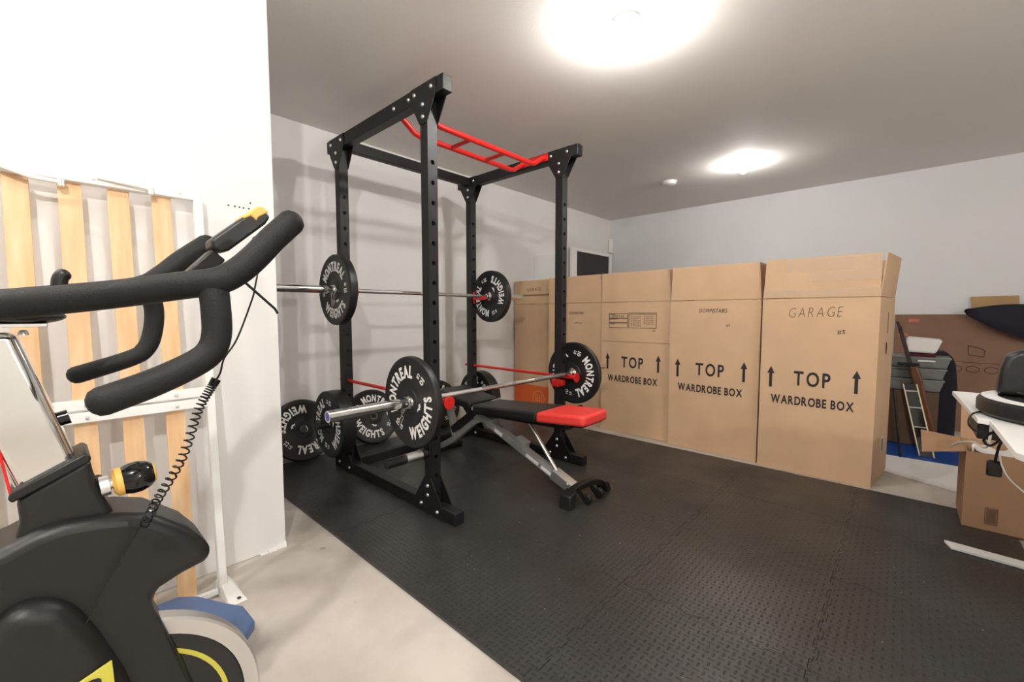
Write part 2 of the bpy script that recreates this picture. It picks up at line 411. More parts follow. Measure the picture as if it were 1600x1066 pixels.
for (x0, x1) in ((XF0, XF1), (XB0, XB1)):
    for (y0, y1) in ((YA0, YA1), (YC0, YC1)): upright(x0, x1, y0, y1)
for y0, y1 in ((YA0, YA1), (YC0, YC1)):
    MB().box(-2.93, -1.675, y0, y1, 2.162, 2.238).build('top_beam', BK, rack, bevel=.004)
    MB().box(-2.93, -1.61, y0, y1, MZ+.0005, .078).build('base_beam', BK, rack, bevel=.004)
    for side, yy in ((-1, y0), (1, y1)):
        off = (0, side*.005, 0); yy += side*.0006
        for xc, sg in ((-1.83, 1), (-2.79, -1)):
            MB().prism([(xc-.105,yy,2.236),(xc+.105,yy,2.236),(xc+.105,yy,2.165),(xc+.038,yy,2.055),(xc+.028,yy,2.04),(xc-.028,yy,2.04),(xc-.038,yy,2.055),(xc-.105,yy,2.165)], off).build('gusset_plate', BK, rack, bevel=.001, seg=1)
            MB().prism([(xc-.12,yy,MZ+.002),(xc+.12,yy,MZ+.002),(xc+.12,yy,.076),(xc+.036,yy,.20),(xc+.03,yy,.21),(xc-.03,yy,.21),(xc-.036,yy,.20),(xc-.12,yy,.076)], off).build('gusset_plate', BK, rack, bevel=.001, seg=1)
            if side < 0:
                for dx, z in ((.07,2.20),(-.07,2.20),(0,2.135),(0,2.075),(0,.165),(0,.115),(-.06,.055),(.08,.045)):
                    bolt((xc+dx*sg if z > .1 else xc+dx, yy-.005, z))
for x in (-2.10, -1.96): bolt((x, YA0, 2.20)); bolt((x, YC0, 2.20))
MB().box(XB0+.005, XB1-.005, YA1, YC0, 2.166, 2.234).build('rear_beam', BK, rack, bevel=.004)
MB().box(XB0+.005, XB1-.005, YA1, YC0, MZ+.001, .074).build('rear_base_beam', BK, rack, bevel=.004)
# red multi-grip pull-up bars
for x in (-2.155, -1.96):
    MB().tube([(x-.0,YA1,2.205),(x,YA1+.02,2.20),(x,1.50,2.138),(x,1.535,2.13),(x,2.33,2.13),(x,2.365,2.138),(x,YC0-.02,2.20),(x,YC0,2.205)], .0165, 14).build('pull_up_bar', M['red'], rack)
for y in (1.775, 2.07):
    MB().tube([(-2.155,y,2.13),(-1.96,y,2.13)], .0125, 12).build('grip_rung', M['red'], rack)
for y in (YA1+.003, YC0-.003): MB().box(-2.19, -1.925, y-.003, y+.003, 2.18, 2.23).build('mount_plate', M['red'], rack, bevel=.001)
# storage horns
for x, y, s_ in ((-1.83, YA0, -1), (-1.83, YC1, 1), (-2.79, YA0, -1), (-2.79, YC1, 1)):
    z = .345
    MB().box(x-.028, x+.028, min(y, y+s_*.008), max(y, y+s_*.008), z-.05, z+.05).build('horn_plate', BK, rack, bevel=.002)
    h = MB().tube([(x,y,z),(x,y+s_*(.235 if x > -2 else .17),z)], .0235, 20)
    h.tube([(x,y+s_*(.235 if x > -2 else .17),z),(x,y+s_*(.25 if x > -2 else .18),z)], .026, 20)
    h.build('storage_horn', BK, rack, bevel=.002)
    if x > -2: MB().tube([(x,y+s_*.045,z),(x,y+s_*.14,z)], .0245, 20).build('horn_sleeve', M['knurl'], rack)
# red safety rods
for k, y in enumerate((1.36, 2.51)):
    t = thing('safety_rod', ('red round safety rod nearer the partition wall, under the loaded bar' if k == 0 else 'red round safety rod nearer the cardboard boxes, above the bench'), 'safety bar', (-2.3, y, .628), 'red safety rods of the rack')
    MB().tube([(-2.87,y,.628),(-1.69,y,.628)], .0105, 16).build('rod', M['red'], t)
    MB().tube([(-1.69,y,.628),(-1.682,y,.628)], .034, 24).build('end_cap', M['red'], t, bevel=.002)
    MB().tube([(-1.80,y,.628),(-1.70,y,.628)], .0155, 16).build('collar', M['red'], t)
# J-hooks
def j_hook(x, y, z, lab):
    t = thing('bar_hook', lab, 'bar hook', (x, y, z), 'red bar hooks on the rack')
    MB().box(x, x+.006, y-.012, y+.012, z-.03, z+.07).build('back_plate', M['red'], t, bevel=.002)
    MB().prism([(x+.006,y-.02,z+.0),(x+.125,y-.02,z+.0),(x+.130,y-.02,z+.030),(x+.122,y-.02,z+.030),(x+.116,y-.02,z+.0165),(x+.006,y-.02,z+.0165)], (0,.04,0)).build('cup', M['red'], t, bevel=.002)
    return t
j_hook(-2.758, 1.36, 1.20, 'red hook holding the upper barbell, hidden behind its near plate')
j_hook(-2.758, 2.51, 1.20, 'red hook holding the upper barbell on the far rear upright')
t = thing('rod_bracket', 'small red bracket on the far front upright below the safety rod', 'bracket', (-1.83, 2.46, .58))
MB().box(-1.862, -1.802, 2.447, 2.478, .555, .608).build('block', M['red'], t, bevel=.004)
MB().box(-1.80, -1.775, 2.45, 2.50, .565, .605).build('tab', M['red'], t, bevel=.004)

# ------------------------------------------------------------------ plates
def plate_mesh_set(weight, th):
    """thing in local space: face toward +Z, top of the print toward +Y"""
    t = bpy.data.objects.new('weight_plate', None); COL.objects.link(t); R = .2235; h = th/2
    rec = .004
    prof = [(.031,h-.001),(.060,h-.001),(.064,h-rec),(.098,h-rec),(.102,h-rec*.55),(.188,h-rec*.55),(.192,h),(R-.006,h),(R-.001,h-.004),(R,h-.010),
            (R,-h+.010),(R-.001,-h+.004),(R-.006,-h),(.192,-h),(.188,-h+rec*.55),(.102,-h+rec*.55),(.098,-h+rec),(.064,-h+rec),(.060,-h+.001),(.031,-h+.001)]
    MB().lathe(prof, n=64, close=True).build('disc', M['rubber'], t)
    MB().lathe([(.0262,h),(.031,h),(.0318,h-.002),(.0318,-h+.002),(.031,-h),(.0262,-h)], n=32, close=True).build('hub', M['chrome'], t)
    z = h - rec*.55 + .0001
    def word(): return MB()
    tx = word()
    arc_text(tx, 'MONTREAL', .149, .056, 2.2, PI/2, z, bold=.04, gap=.16)
    tx.build('lettering', M['letter_white'], t); tx = word()
    arc_text(tx, 'WEIGHTS', .149, .056, 1.9, -PI/2, z, bold=.04, gap=.16, bottom=True)
    tx.build('lettering', M['letter_white'], t)
    for s_ in (1, -1):
        tx = word()
        def fn(cx_, cy_):
            return lambda u, v, w_: Vector((s_*(-u) + cx_, s_*(-v) + cy_, z + w_))
        text(tx, weight, fn(s_*.150, -s_*.002 ), .027, width=.034, bold=.02, raise_=.0012)
        tx.build('weight_number', M['letter_white'], t); tx = word()
        text(tx, 'LB', fn(s_*.150, s_*.030), .020, width=.024, bold=.01, raise_=.0012); tx.build('unit_mark', M['letter_white'], t)
    # small winged emblem between hub and ring
    e = [(-.024,.062),(-.010,.070),(0,.066),(.012,.076),(.026,.070),(.014,.066),(.020,.058),(.006,.060),(.0,.052),(-.006,.060)]
    tx = word(); tx.prism([(a+.03, b-.135, z-.0018) for a, b in e], (0, 0, .0016))
    tx.build('emblem', M['letter_white'], t)
    return t
protos = {}
def plate(weight, th, centre, facing, rot, label, group, tilt=0.0):
    key = (weight, th)
    if key not in protos: protos[key] = o = plate_mesh_set(weight, th)
    else:
        src = protos[key]; o = src.copy(); COL.objects.link(o)
        for c in kids(src): d = c.copy(); COL.objects.link(d); d.parent = o
    if facing == '-Y': B = Matrix(((1,0,0),(0,0,-1),(0,1,0)))
    else: B = Matrix(((0,0,1),(1,0,0),(0,1,0)))
    mt = B.to_4x4() @ Matrix.Rotation(tilt, 4, 'X') @ Matrix.Rotation(rot, 4, 'Z')
    o.matrix_world = Matrix.Translation(centre) @ mt
    o.empty_display_size = .1
    tag(o, label, 'weight plate', group); return o
BZU, BXU, BZL, BXL = 1.232, -2.660, .6535, -1.745
# corrected after the bars' true pixel lines
g1, g2, g3 = 'plates on the barbells', 'plates on the rack storage horns', 'plates leaning on the left wall'
PU0, PU1 = 1.280, 2.595       # inner collars of the upper bar along y
PL0, PL1 = 1.198, 2.543
plate('25', .050, (BXU, PU0-.027, BZU), '-Y', .05, 'black 25 pound plate on the near end of the upper barbell', g1)
plate('25', .050, (BXU, PU1+.027, BZU), '-Y', math.radians(115), 'black 25 pound plate on the far end of the upper barbell', g1)
plate('10', .034, (BXL, PL0-.019, BZL), '-Y', math.radians(53), 'large black 10 pound plate nearest the camera on the lower barbell', g1)
plate('10', .034, (BXL, PL1+.019, BZL), '-Y', math.radians(-105), 'black 10 pound plate on the far end of the lower barbell by the boxes', g1)
plate('45', .095, (-2.79, 1.268, .345), '-Y', math.radians(82), 'thick black 45 pound plate on the storage horn beside the partition', g2)
plate('45', .095, (-2.79, 2.603, .345), '-Y', math.radians(50), 'thick black 45 pound plate on the storage horn beside the cardboard boxes', g2)
tl = math.radians(-22)
def lean(y, rot, lab, wt='25', tilt=-.35):
    r = .2235; th = .05
    zc = MZ*0 + r*math.cos(tilt) + th/2*math.sin(-tilt) + .001
    if y > TY0: zc += 0
    xc = XW + .003 + r*math.sin(-tilt) + th/2*math.cos(tilt)
    plate(wt, th, (xc, y, zc + (MZ if xc + .08 > TX0 else 0)), '+X', rot, lab, g3, tilt)
lean(1.217, math.radians(-143), 'black 25 pound plate leaning on the left wall beside the partition, print upside down')
lean(1.777, math.radians(-32), 'black 25 pound plate leaning on the left wall with its open centre hole showing')
lean(2.470, math.radians(105), 'black 25 pound plate leaning on the left wall behind the bench seat')

# ------------------------------------------------------------------ barbells
def barbell(x, z, y0, y1, lab, blue):
    L = .435; t = thing('barbell', lab, 'barbell', (x, (y0+y1)/2, z), 'olympic barbells')
    MB().tube([(x,y0-.001,z),(x,y1+.001,z)], .0140, 20).build('shaft', M['chrome'], t)
    for a, b in ((y0+.10,y0+.44),(y1-.44,y1-.10),((y0+y1)/2-.06,(y0+y1)/2+.06)):
        MB().tube([(x,a,z),(x,b,z)], .0143, 20).build('knurling', M['knurl'], t)
    for e, s_ in ((y0, -1), (y1, 1)):
        R = Matrix.Translation((x, e, z)) @ Matrix.Rotation(-s_*PI/2, 4, 'X')
        MB().lathe([(.014,-.030),(.020,-.030),(.021,-.006),(.036,-.005),(.037,0),(.0250,.0001),(.0250,L-.002),(.0235,L),(.019,L),(.019,L-.004),(1e-4,L-.004)], R, 32).build('sleeve', M['chrome'], t)
        if blue and s_ < 0:
            MB().lathe([(1e-4,L-.003),(.0185,L-.003),(.0185,L-.0015),(.012,L-.001),(1e-4,L-.0005)], R, 24).build('end_cap', M['blue_cap'], t)
    return t
barbell(BXU, BZU, PU0, PU1, 'chrome barbell racked high on the rear uprights', False)
barbell(BXL, BZL, PL0, PL1, 'chrome barbell with blue end cap lying on the red safety rods', True)
def clip(x, y, z, lab, a0):
    t = thing('spring_collar', lab, 'collar clip', (x, y, z), 'spring collars on the barbells')
    pts = []
    for k in range(61):
        a = a0 + 2*PI*k/20*1.0; pts.append((x + .0272*math.cos(a), y - .013*(k/60), z + .0272*math.sin(a)))
    MB().tube(pts, .0019, 6).build('spring', M['chrome'], t)
    for s_, yy in ((-1, y), (1, y-.013)):
        d = Vector((math.cos(a0 - PI*.35 + s_*.16), -.1*s_, math.sin(a0 - PI*.35 + s_*.16))); p = Vector((x, yy, z)) + d*.0275
        q = p + d*.075; side = Vector((-d.z, 0, d.x))*s_*.016
        MB().tube([p, q, q+d*.006+side*.5, q+side, q-d*.03+side*1.1, q-d*.034+side*.5, q-d*.02+side*.2], .0019, 6, smooth=3).build('handle', M['chrome'], t)
clip(BXU, PU0-.056, BZU, 'wire spring collar outside the near plate of the upper barbell', math.radians(-20))
clip(BXL, PL0-.042, BZL, 'wire spring collar outside the near plate of the lower barbell', math.radians(-60))

# ------------------------------------------------------------------ weight bench (long axis along x)
YBn = 2.03
bench = thing('weight_bench', 'adjustable black and grey weight bench with red-headed pad under the barbell', 'bench', (-1.8, YBn, MZ))
def pad(x0, x1, z0, z1, hw0, hw1, th, name, m, round_end=False, scallop=False):
    n = 10; top = []
    outl = []
    for k in range(n+1):
        t_ = k/n; outl.append((x0+(x1-x0)*t_, -(hw0+(hw1-hw0)*t_), z0+(z1-z0)*t_))
    if round_end: outl[-1] = (x1-.012, -hw1*.97, z1); outl.append((x1, -hw1*.78, z1)); outl.append((x1+.004, 0, z1)); outl.append((x1, hw1*.78, z1)); outl.append((x1-.012, hw1*.97, z1))
    back = [(x, -y, z) for x, y, z in outl[:n]][::-1] if round_end else [(x, -y, z) for x, y, z in outl][::-1]
    pts = [(x, YBn+y, z) for x, y, z in outl + back]
    return MB().prism(pts, (0, 0, th)).build(name, m, bench, bevel=.016, seg=4)
# main pad: black body, red head
pad(-2.12, -1.545, .412, .452, .135, .150, .058, 'backrest_pad', M['vinyl_black'])
pad(-1.545, -1.225, .452, .474, .151, .128, .060, 'head_pad', M['vinyl_red'], round_end=True)['label'] = 'red vinyl head end of the backrest pad'
pad(-2.12, -1.25, .402, .462, .12, .11, .012, 'pad_board', M['plastic'])
# seat pad, tilted
s_ = MB(); 
s_.hexa([(-2.50,YBn-.13,.475),(-2.14,YBn-.135,.425),(-2.14,YBn+.135,.425),(-2.50,YBn+.13,.475),(-2.49,YBn-.13,.535),(-2.13,YBn-.135,.485),(-2.13,YBn+.135,.485),(-2.49,YBn+.13,.535)])
s_.build('seat_pad', M['vinyl_black'], bench, bevel=.018, seg=4)
MB().beam((-2.105,YBn-.14,.445),(-2.105,YBn+.14,.47),.012,.02).build('hinge_bar', M['grey_metal'], bench, bevel=.002)
G = M['grey_metal']
MB().beam((-2.25,YBn,.385),(-1.40,YBn,.425),.05,.035).build('pad_rail', M['steel_black'], bench, bevel=.003)
MB().tube([(-2.04,YBn,.372),(-2.20,YBn,.325),(-2.33,YBn,.235),(-2.47,YBn,.13),(-2.63,YBn,.045)], .030, 4, smooth=4).build('rear_leg', G, bench, bevel=.004)
MB().beam((-2.52,YBn,.42),(-2.44,YBn,.16),.05,.035).build('seat_support', G, bench, bevel=.003)
MB().beam((-2.18,YBn-.03,.40),(-2.44,YBn-.03,.22),.03,.05).build('adjuster_ladder', M['plastic'], bench, bevel=.003)
MB().box(-2.68,-2.60,YBn-.20,YBn+.20,MZ,.055).build('rear_foot', M['plastic'], bench, bevel=.008)
MB().beam((-2.16,YBn,.365),(-1.40,YBn,.065),.055,.045).build('front_leg', G, bench, bevel=.004)
MB().beam((-2.22,YBn,.375),(-2.02,YBn,.345),.075,.05).build('pivot_bracket', G, bench, bevel=.003)
MB().beam((-1.82,YBn,.262),(-1.74,YBn,.235),.066,.055).build('adjuster_bracket', G, bench, bevel=.003)
for a, b in ((-1.72, -1.62), (-1.60, -1.51)):
    def on(x): return (x, YBn-.0285, .365-(x+2.16)*.3/.76*1.0)
    MB().beam(on(a), on(b), .0012, .022).build('sticker', M['sticker'], bench)
MB().beam((-2.0, YBn-.0285, .300), (-1.93, YBn-.0285, .273), .0012, .024).build('sticker', M['sticker'], bench)
MB().tube([(-1.72,YBn-.0,.395),(-1.50,YBn-.0,.135)], .012, 12).build('strut', M['chrome'], bench)
MB().hexa([(-1.53,YBn-.034,.09),(-1.35,YBn-.034,.025),(-1.35,YBn+.034,.025),(-1.53,YBn+.034,.09),(-1.51,YBn-.034,.145),(-1.32,YBn-.034,.07),(-1.32,YBn+.034,.07),(-1.51,YBn+.034,.145)]).build('foot_bracket', M['bolt'], bench, bevel=.002)
for x, z in ((-1.37,.055),(-1.40,.09)): bolt((x, YBn-.035, z), 'Y', .010, -1, bench)
# curved front foot: arch along y with rubber ends and two wheels
MB().tube([(-1.325,1.885,.045),(-1.325,1.93,.085),(-1.32,2.03,.098),(-1.31,2.15,.090),(-1.30,2.24,.05)], .026, 4, smooth=5).build('front_foot', M['plastic'], bench, bevel=.004)
MB().hexa([(-1.36,1.855,MZ),(-1.28,1.855,MZ),(-1.28,1.905,MZ),(-1.36,1.905,MZ),(-1.355,1.865,.085),(-1.285,1.865,.085),(-1.285,1.93,.105),(-1.355,1.93,.105)]).build('rubber_foot', M['plastic'], bench, bevel=.006)
MB().hexa([(-1.34,2.225,MZ),(-1.26,2.225,MZ),(-1.26,2.265,MZ),(-1.34,2.265,MZ),(-1.335,2.19,.085),(-1.265,2.19,.085),(-1.265,2.245,.07),(-1.335,2.245,.07)]).build('rubber_foot', M['plastic'], bench, bevel=.006)
for y in (2.0, 2.12):
    MB().tube([(-1.262,y-.014,.042),(-1.262,y+.014,.042)], .029, 24).build('wheel', M['plastic'], bench, bevel=.005)
    MB().beam((-1.31,y-.02,.085),(-1.262,y-.02,.04),.005,.03).build('wheel_bracket', M['plastic'], bench)

# ------------------------------------------------------------------ wardrobe boxes
BH, BC = 1.449, 1.183
def front_fn(xc, zc, y, tilt=0.0):
    return lambda u, v, w_: Vector((xc + u, y - .0012 - w_, zc + v + tilt*u))
def arrow(mb, xc, z0, z1, y, wd=.045):
    zt = z1 - .05
    mb.prism([(xc-.009,y-.0006,z0),(xc+.009,y-.0006,z0),(xc+.009,y-.0006,zt),(xc+wd/2,y-.0006,zt),(xc,y-.0006,z1),(xc-wd/2,y-.0006,zt),(xc-.009,y-.0006,zt)], (0,-.0006,0))
def wardrobe_box(x0, x1, y0, depth, label, prints=True, orange=False, flaps=(0,0,0,0), splay=0.0, name='wardrobe_box'):
    t = thing(name, label, 'box', ((x0+x1)/2, y0+depth/2, 0), 'tall cardboard wardrobe boxes')
    y1 = y0+depth; c = .005; C_ = M['card']
    b = MB()
    b.box(x0, x1, y0, y1, .002, .008); b.box(x0, x1, y0, y0+c, .008, BC); b.box(x0, x1, y1-c, y1, .008, BC)
    b.box(x0, x0+c, y0+c, y1-c, .008, BC); b.box(x1-c, x1, y0+c, y1-c, .008, BC)
    for v in b.v:
        if v.x > x1-.02: v.x += splay*(v.y-y0)/depth
    b.build('body', C_, t)
    def bld(mb, nm):
        for v in mb.v:
            if v.x > x1-.02: v.x += splay*(v.y-y0)/depth
        mb.build(nm, C_, t)
    f, bk, l, r = flaps; zc = BC + .0045
    bld(MB().hexa([(x0+.001,y0,zc),(x1-.001,y0,zc),(x1-.001,y0+c,zc),(x0+.001,y0+c,zc),(x0+.004+max(0,-l),y0-f,BH-.003),(x1-.006-max(0,-r),y0-f*.6,BH),(x1-.006-max(0,-r),y0-f*.6+c,BH),(x0+.004+max(0,-l),y0-f+c,BH-.003)]), 'front_flap')
    bld(MB().hexa([(x0,y1-c,zc),(x1,y1-c,zc),(x1,y1,zc),(x0,y1,zc),(x0+.003,y1-c+bk,BH),(x1-.004,y1-c+bk,BH-.004),(x1-.004,y1+bk,BH-.004),(x0+.003,y1+bk,BH)]), 'back_flap')
    bld(MB().hexa([(x0,y0+c,zc),(x0+c,y0+c,zc),(x0+c,y1-c,zc),(x0,y1-c,zc),(x0-l,y0+c+.004,BH-.003),(x0+c-l,y0+c+.004,BH-.003),(x0+c-l,y1-c-.005,BH),(x0-l,y1-c-.005,BH)]), 'side_flap')
    bld(MB().hexa([(x1-c,y0+c,zc),(x1,y0+c,zc),(x1,y1-c,zc),(x1-c,y1-c,zc),(x1-c+r,y0+c+.003,BH),(x1+r,y0+c+.003,BH),(x1+r,y1-c-.004,BH+.001),(x1-c+r,y1-c-.004,BH+.001)]), 'side_flap')
    if prints:
        k = MB(); xc = (x0+x1)/2; sc = (x1-x0)/.623
        text(k, 'TOP', front_fn(xc-.012, .602, y0, -.01), .094, width=.200*sc, bold=.02, gap=.18)
        k.build('lettering', M['ink'], t); k = MB()
        text(k, 'WARDROBE BOX', front_fn(xc-.015, .468, y0), .056, width=.455*sc, bold=.03, gap=.1)
        
        for ax, az in ((-.247, .574), (.218, .581)): a_ = MB(); arrow(a_, xc+ax*sc, az, az+.146, y0); a_.build('arrow', M['ink'], t)
        k.build('lettering', M['ink'], t)
    return t
W5 = (-.727, -.104); W4 = (-1.395, -.745); W3 = (-2.062, -1.415); W2 = (-2.70, -2.078)
b5 = wardrobe_box(*W5, 3.385, .485, 'rightmost tall wardrobe box, taped top and GARAGE written large', flaps=(.004, .004, -.012, .022), splay=.058)
b4 = wardrobe_box(*W4, 3.425, .50, 'tall wardrobe box marked DOWNSTAIRS between two TOP printed boxes', flaps=(.004, .004, -.008, -.020))
b3 = wardrobe_box(*W3, 3.475, .50, 'tall wardrobe box with a printed form above its TOP lettering', flaps=(.006, .004, .0, -.022))
b2 = wardrobe_box(*W2, 3.50, .50, 'tall plain wardrobe box partly behind the far front upright, short handwriting only', prints=False, flaps=(.005, .004, -.004, -.008))
b1 = wardrobe_box(-3.290, -2.735, 3.62, .36, 'tall wardrobe box in the left corner with orange printed base', prints=False, flaps=(.002, .004, -.006, .002))
y = 3.62
MB().box(-3.289, -2.736, y-.0015, y-.0003, .01, .285).build('orange_print', M['orange'], b1)['label'] = 'orange printed band on the lower part'
k = MB(); text(k, 'GARAGE', front_fn(-3.0, 1.33, y), .035, width=.20, bold=-.005, slant=.1); k.build('handwriting', M['ink_soft'], b1)
k = MB(); Rg = Matrix.Translation((-2.93, y-.0018, .15)) @ Matrix.Rotation(PI/2, 4, 'X')
k.lathe([(.075,0),(.083,0),(.083,.0006),(.075,.0006)], Rg, 32, close=True)
for q in range(3):
    for s in range(4): k.box(-2.975+s*.026, -2.958+s*.026, y-.0025, y-.0018, .115+q*.028, .132+q*.028)
k.build('round_emblem', M['orange_pale'], b1)
MB().box(-3.20, -2.76, y-.0018, y-.0004, 1.276, 1.292).build('seam_strip', M['card_dark'], b1)
# handwriting etc
k = MB(); text(k, 'DOWNSTAIRS', front_fn(-2.36, 1.075, 3.50), .026, width=.17, bold=-.006, slant=.08)
k.build('handwriting', M['ink'], b2); k = MB(); text(k, 'office', front_fn(-2.34, .985, 3.50), .018, width=.09, bold=-.01, slant=.1); k.build('handwriting', M['ink'], b2)
k = MB(); text(k, 'DOWNSTAIRS', front_fn(-1.07, 1.09, 3.425), .030, width=.20, bold=-.002, slant=.08); k.build('handwriting', M['ink'], b4); k = MB(); text(k, '#5', front_fn(-.96, .985, 3.425), .018, bold=0); k.build('handwriting', M['ink'], b4)
k = MB(); text(k, 'GARAGE', front_fn(-.43, 1.058, 3.385, .03), .068, width=.285, bold=-.022, gap=.25, slant=.12); k.build('handwriting', M['ink_soft'], b5)
k = MB(); text(k, '#5', front_fn(-.285, .955, 3.385), .024, bold=.01); k.build('box_number', M['ink'], b5)
# printed form on box 3
y = 3.475; k = MB()
def rect(x0, x1, z0, z1, t=.004):
    for a in ((x0,x1,z0,z0+t),(x0,x1,z1-t,z1),(x0,x0+t,z0,z1),(x1-t,x1,z0,z1)): k.box(a[0], a[1], y-.0016, y-.0004, a[2], a[3])
rect(-1.985, -1.80, .955, 1.085); rect(-1.79, -1.535, .955, 1.09)
k.box(-1.985, -1.80, y-.0016, y-.0004, 1.038, 1.045); k.box(-1.985, -1.80, y-.0016, y-.0004, .996, 1.003)
for zz, s in ((1.068, 'FROM'), (1.028, 'CONTENTS'), (.984, 'ROOM')): text(k, s, front_fn(-1.955 + .006*len(s)*.3, zz, y), .010, width=.011*len(s), bold=.01)
text(k, 'GARAGE', front_fn(-1.895, 1.05, y), .022, width=.12, bold=-.01, slant=.2)
text(k, 'CHECK THE ROOM THIS BOX BELONGS IN', front_fn(-1.663, 1.072, y), .009, width=.235, bold=.01)
for c_, xx in enumerate((-1.765, -1.65)):
    for q in range(6 - c_):
        zz = 1.053 - q*.016; k.box(xx, xx+.008, y-.0016, y-.0004, zz, zz+.008)
        text(k, ('Living room','Dining room','Bedroom','Kitchen','Master bath','Garage')[(q+3*c_) % 6], front_fn(xx+.055, zz, y), .009, width=.07, bold=.01)
k.build('printed_form', M['ink'], b3)
MB().box(-2.06, -1.416, 3.475-.0016, 3.475-.0003, .829, .833).build('crease', M['card_dark'], b3)
k = MB(); text(k, '#5', front_fn(-1.555, .928, 3.475), .014, bold=0); k.build('box_number', M['ink'], b3)
# tape, side slots painted as dark shade, and label on box 5
for z0, z1, x0, x1 in ((1.36,1.44,-.60,-.105),(1.29,1.355,-.45,-.105),(1.195,1.24,-.725,-.106)):
    MB().box(x0, x1, 3.3805-.004*(z0-BC)/.27, 3.3815-.0005, z0, z1).build('packing_tape', M['tape'], b5)
MB().lathe([(1e-4,0),(.035,0),(.035,.001),(1e-4,.001)], Matrix.Translation((-.1035+.12*.255,3.64,.86)) @ Matrix.Rotation(-math.atan(.1196),4,'Z') @ Matrix.Rotation(PI/2,4,'Y') @ Matrix.Diagonal((1.15,.62,1,1)), 20).build('hand_hole', M['card_shade_mark'], b5)
MB().hexa([(-0.0717,3.655,0.955),(-0.0707,3.655,0.955),(-0.0692,3.668,0.955),(-0.0702,3.668,0.955),(-0.0717,3.655,1.090),(-0.0707,3.655,1.090),(-0.0692,3.668,1.090),(-0.0702,3.668,1.090)]).build('slot', M['card_shade_mark'], b5)
MB().hexa([(-0.0711,3.660,0.170),(-0.0699,3.660,0.170),(-0.0651,3.700,0.170),(-0.0663,3.700,0.170),(-0.0711,3.660,0.270),(-0.0699,3.660,0.270),(-0.0651,3.700,0.270),(-0.0663,3.700,0.270)]).build('bar_label', M['sticker'], b5)
for q in range(3): MB().box(-.1028+.1196*(.281+q*.013), -.1015+.1196*(.281+q*.013), 3.664+q*.013, 3.669+q*.013, .175, .265).build('label_stripe', M['ink'], b5)
MB().hexa([(-1.43,3.4745,.80),(-1.405,3.4745,.80),(-1.404,3.4755,.80),(-1.43,3.4755,.80),(-1.435,3.471,1.35),(-1.418,3.471,1.35),(-1.418,3.472,1.35),(-1.435,3.472,1.35)]).build('packing_tape', M['tape'], b3)
# ------------------------------------------------------------------ things standing behind the boxes on the left wall
t = thing('framed_screen', 'white framed dark window screen leaning high against the left wall', 'screen', (-3.26, 5.2, .9))
F = M['white_metal']; ya, yb, za, zb = 4.68, 5.72, .55, 1.96; xx = -3.27
for nm, a in (('frame_rail', (ya,yb,zb-.045,zb)),('frame_rail', (ya,yb,za,za+.045)),('frame_stile', (ya,ya+.12,za+.045,zb-.045)),('frame_stile', (yb-.07,yb,za+.045,zb-.045))):
    MB().box(xx, xx+.035, *a).build(nm, F, t, bevel=.003)
MB().box(xx+.012, xx+.018, ya+.118, yb-.068, za+.04, zb-.04).build('mesh_panel', M['screen'], t)
t['label'] = 'white framed dark window screen standing against the left wall behind the boxes'
o = MB().prism([(-3.3095,3.99,.005),(-3.3095,4.46,.005),(-3.3095,4.46,1.80),(-3.3095,4.40,1.845),(-3.3095,4.22,1.82),(-3.3095,4.04,1.785),(-3.3095,3.99,1.76)], (.011,0,0)).build('leaning_board', M['board'], org=(-3.30, 4.15, .005), bevel=.002)
tag(o, 'plain white board with rounded top leaning on the left wall behind the boxes', 'panel')
o = MB().box(-3.30, -3.245, 5.72, 5.772, 1.99, 2.19).build('wall_bracket', M['white_metal'], org=(-3.27, 5.745, 1.99), bevel=.003)
tag(o, 'small white box fixed in the back left corner above the screen', 'fixture')

# ------------------------------------------------------------------ bed base leaning on the partition
bed = thing('bed_base', 'white metal bed base with birch slats standing against the partition wall', 'bed base', (-1.9, -.25, 0))
def bx(z): return -1.890 - .125*(z/1.545)            # plane of the frame leans to the wall
def bp(y, z, d=0): return Vector((bx(z)+d, y, z))
def bar(y0, z0, y1, z1, wd, th, name, m=None, d=0, bev=.003):
    p = bp(y0, z0, d); q = bp(y1, z1, d); n_ = Vector((1, 0, .125/1.545)).normalized()
    return MB().beam(p, q, wd, th, up=n_).build(name, m or M['white_metal'], bed, bevel=bev)
for y in (.405, -.98): bar(y, .03, y, 1.545, .028, .03, 'side_rail')
bar(-.98, 1.527, .42, 1.527, .035, .03, 'top_rail'); bar(-.98, .745, .40, .745, .035, .03, 'middle_rail'); bar(-.98, .785, .40, .785, .035, .03, 'middle_rail'); bar(-.98, .02, .39, .02, .02, .02, 'bottom_rail')
for y in (.018+.05, .30, -.24, -.6):
    for z in (.745, .785): bolt(bp(y, z, .0165), 'X', .006, 1, bed)
bolt(bp(.35, 1.53, .0165), 'X', .005, 1, bed); bolt(bp(.12, 1.53, .0165), 'X', .005, 1, bed)
for kk in range(9):
    y = .298 - .1165*kk
    bar(y, .79, y, 1.515, .056, .010, 'slat', M['slat'], d=-.012, bev=.002)
    bar(y, .025, y, .75, .056, .010, 'slat', M['slat'], d=-.012, bev=.002)
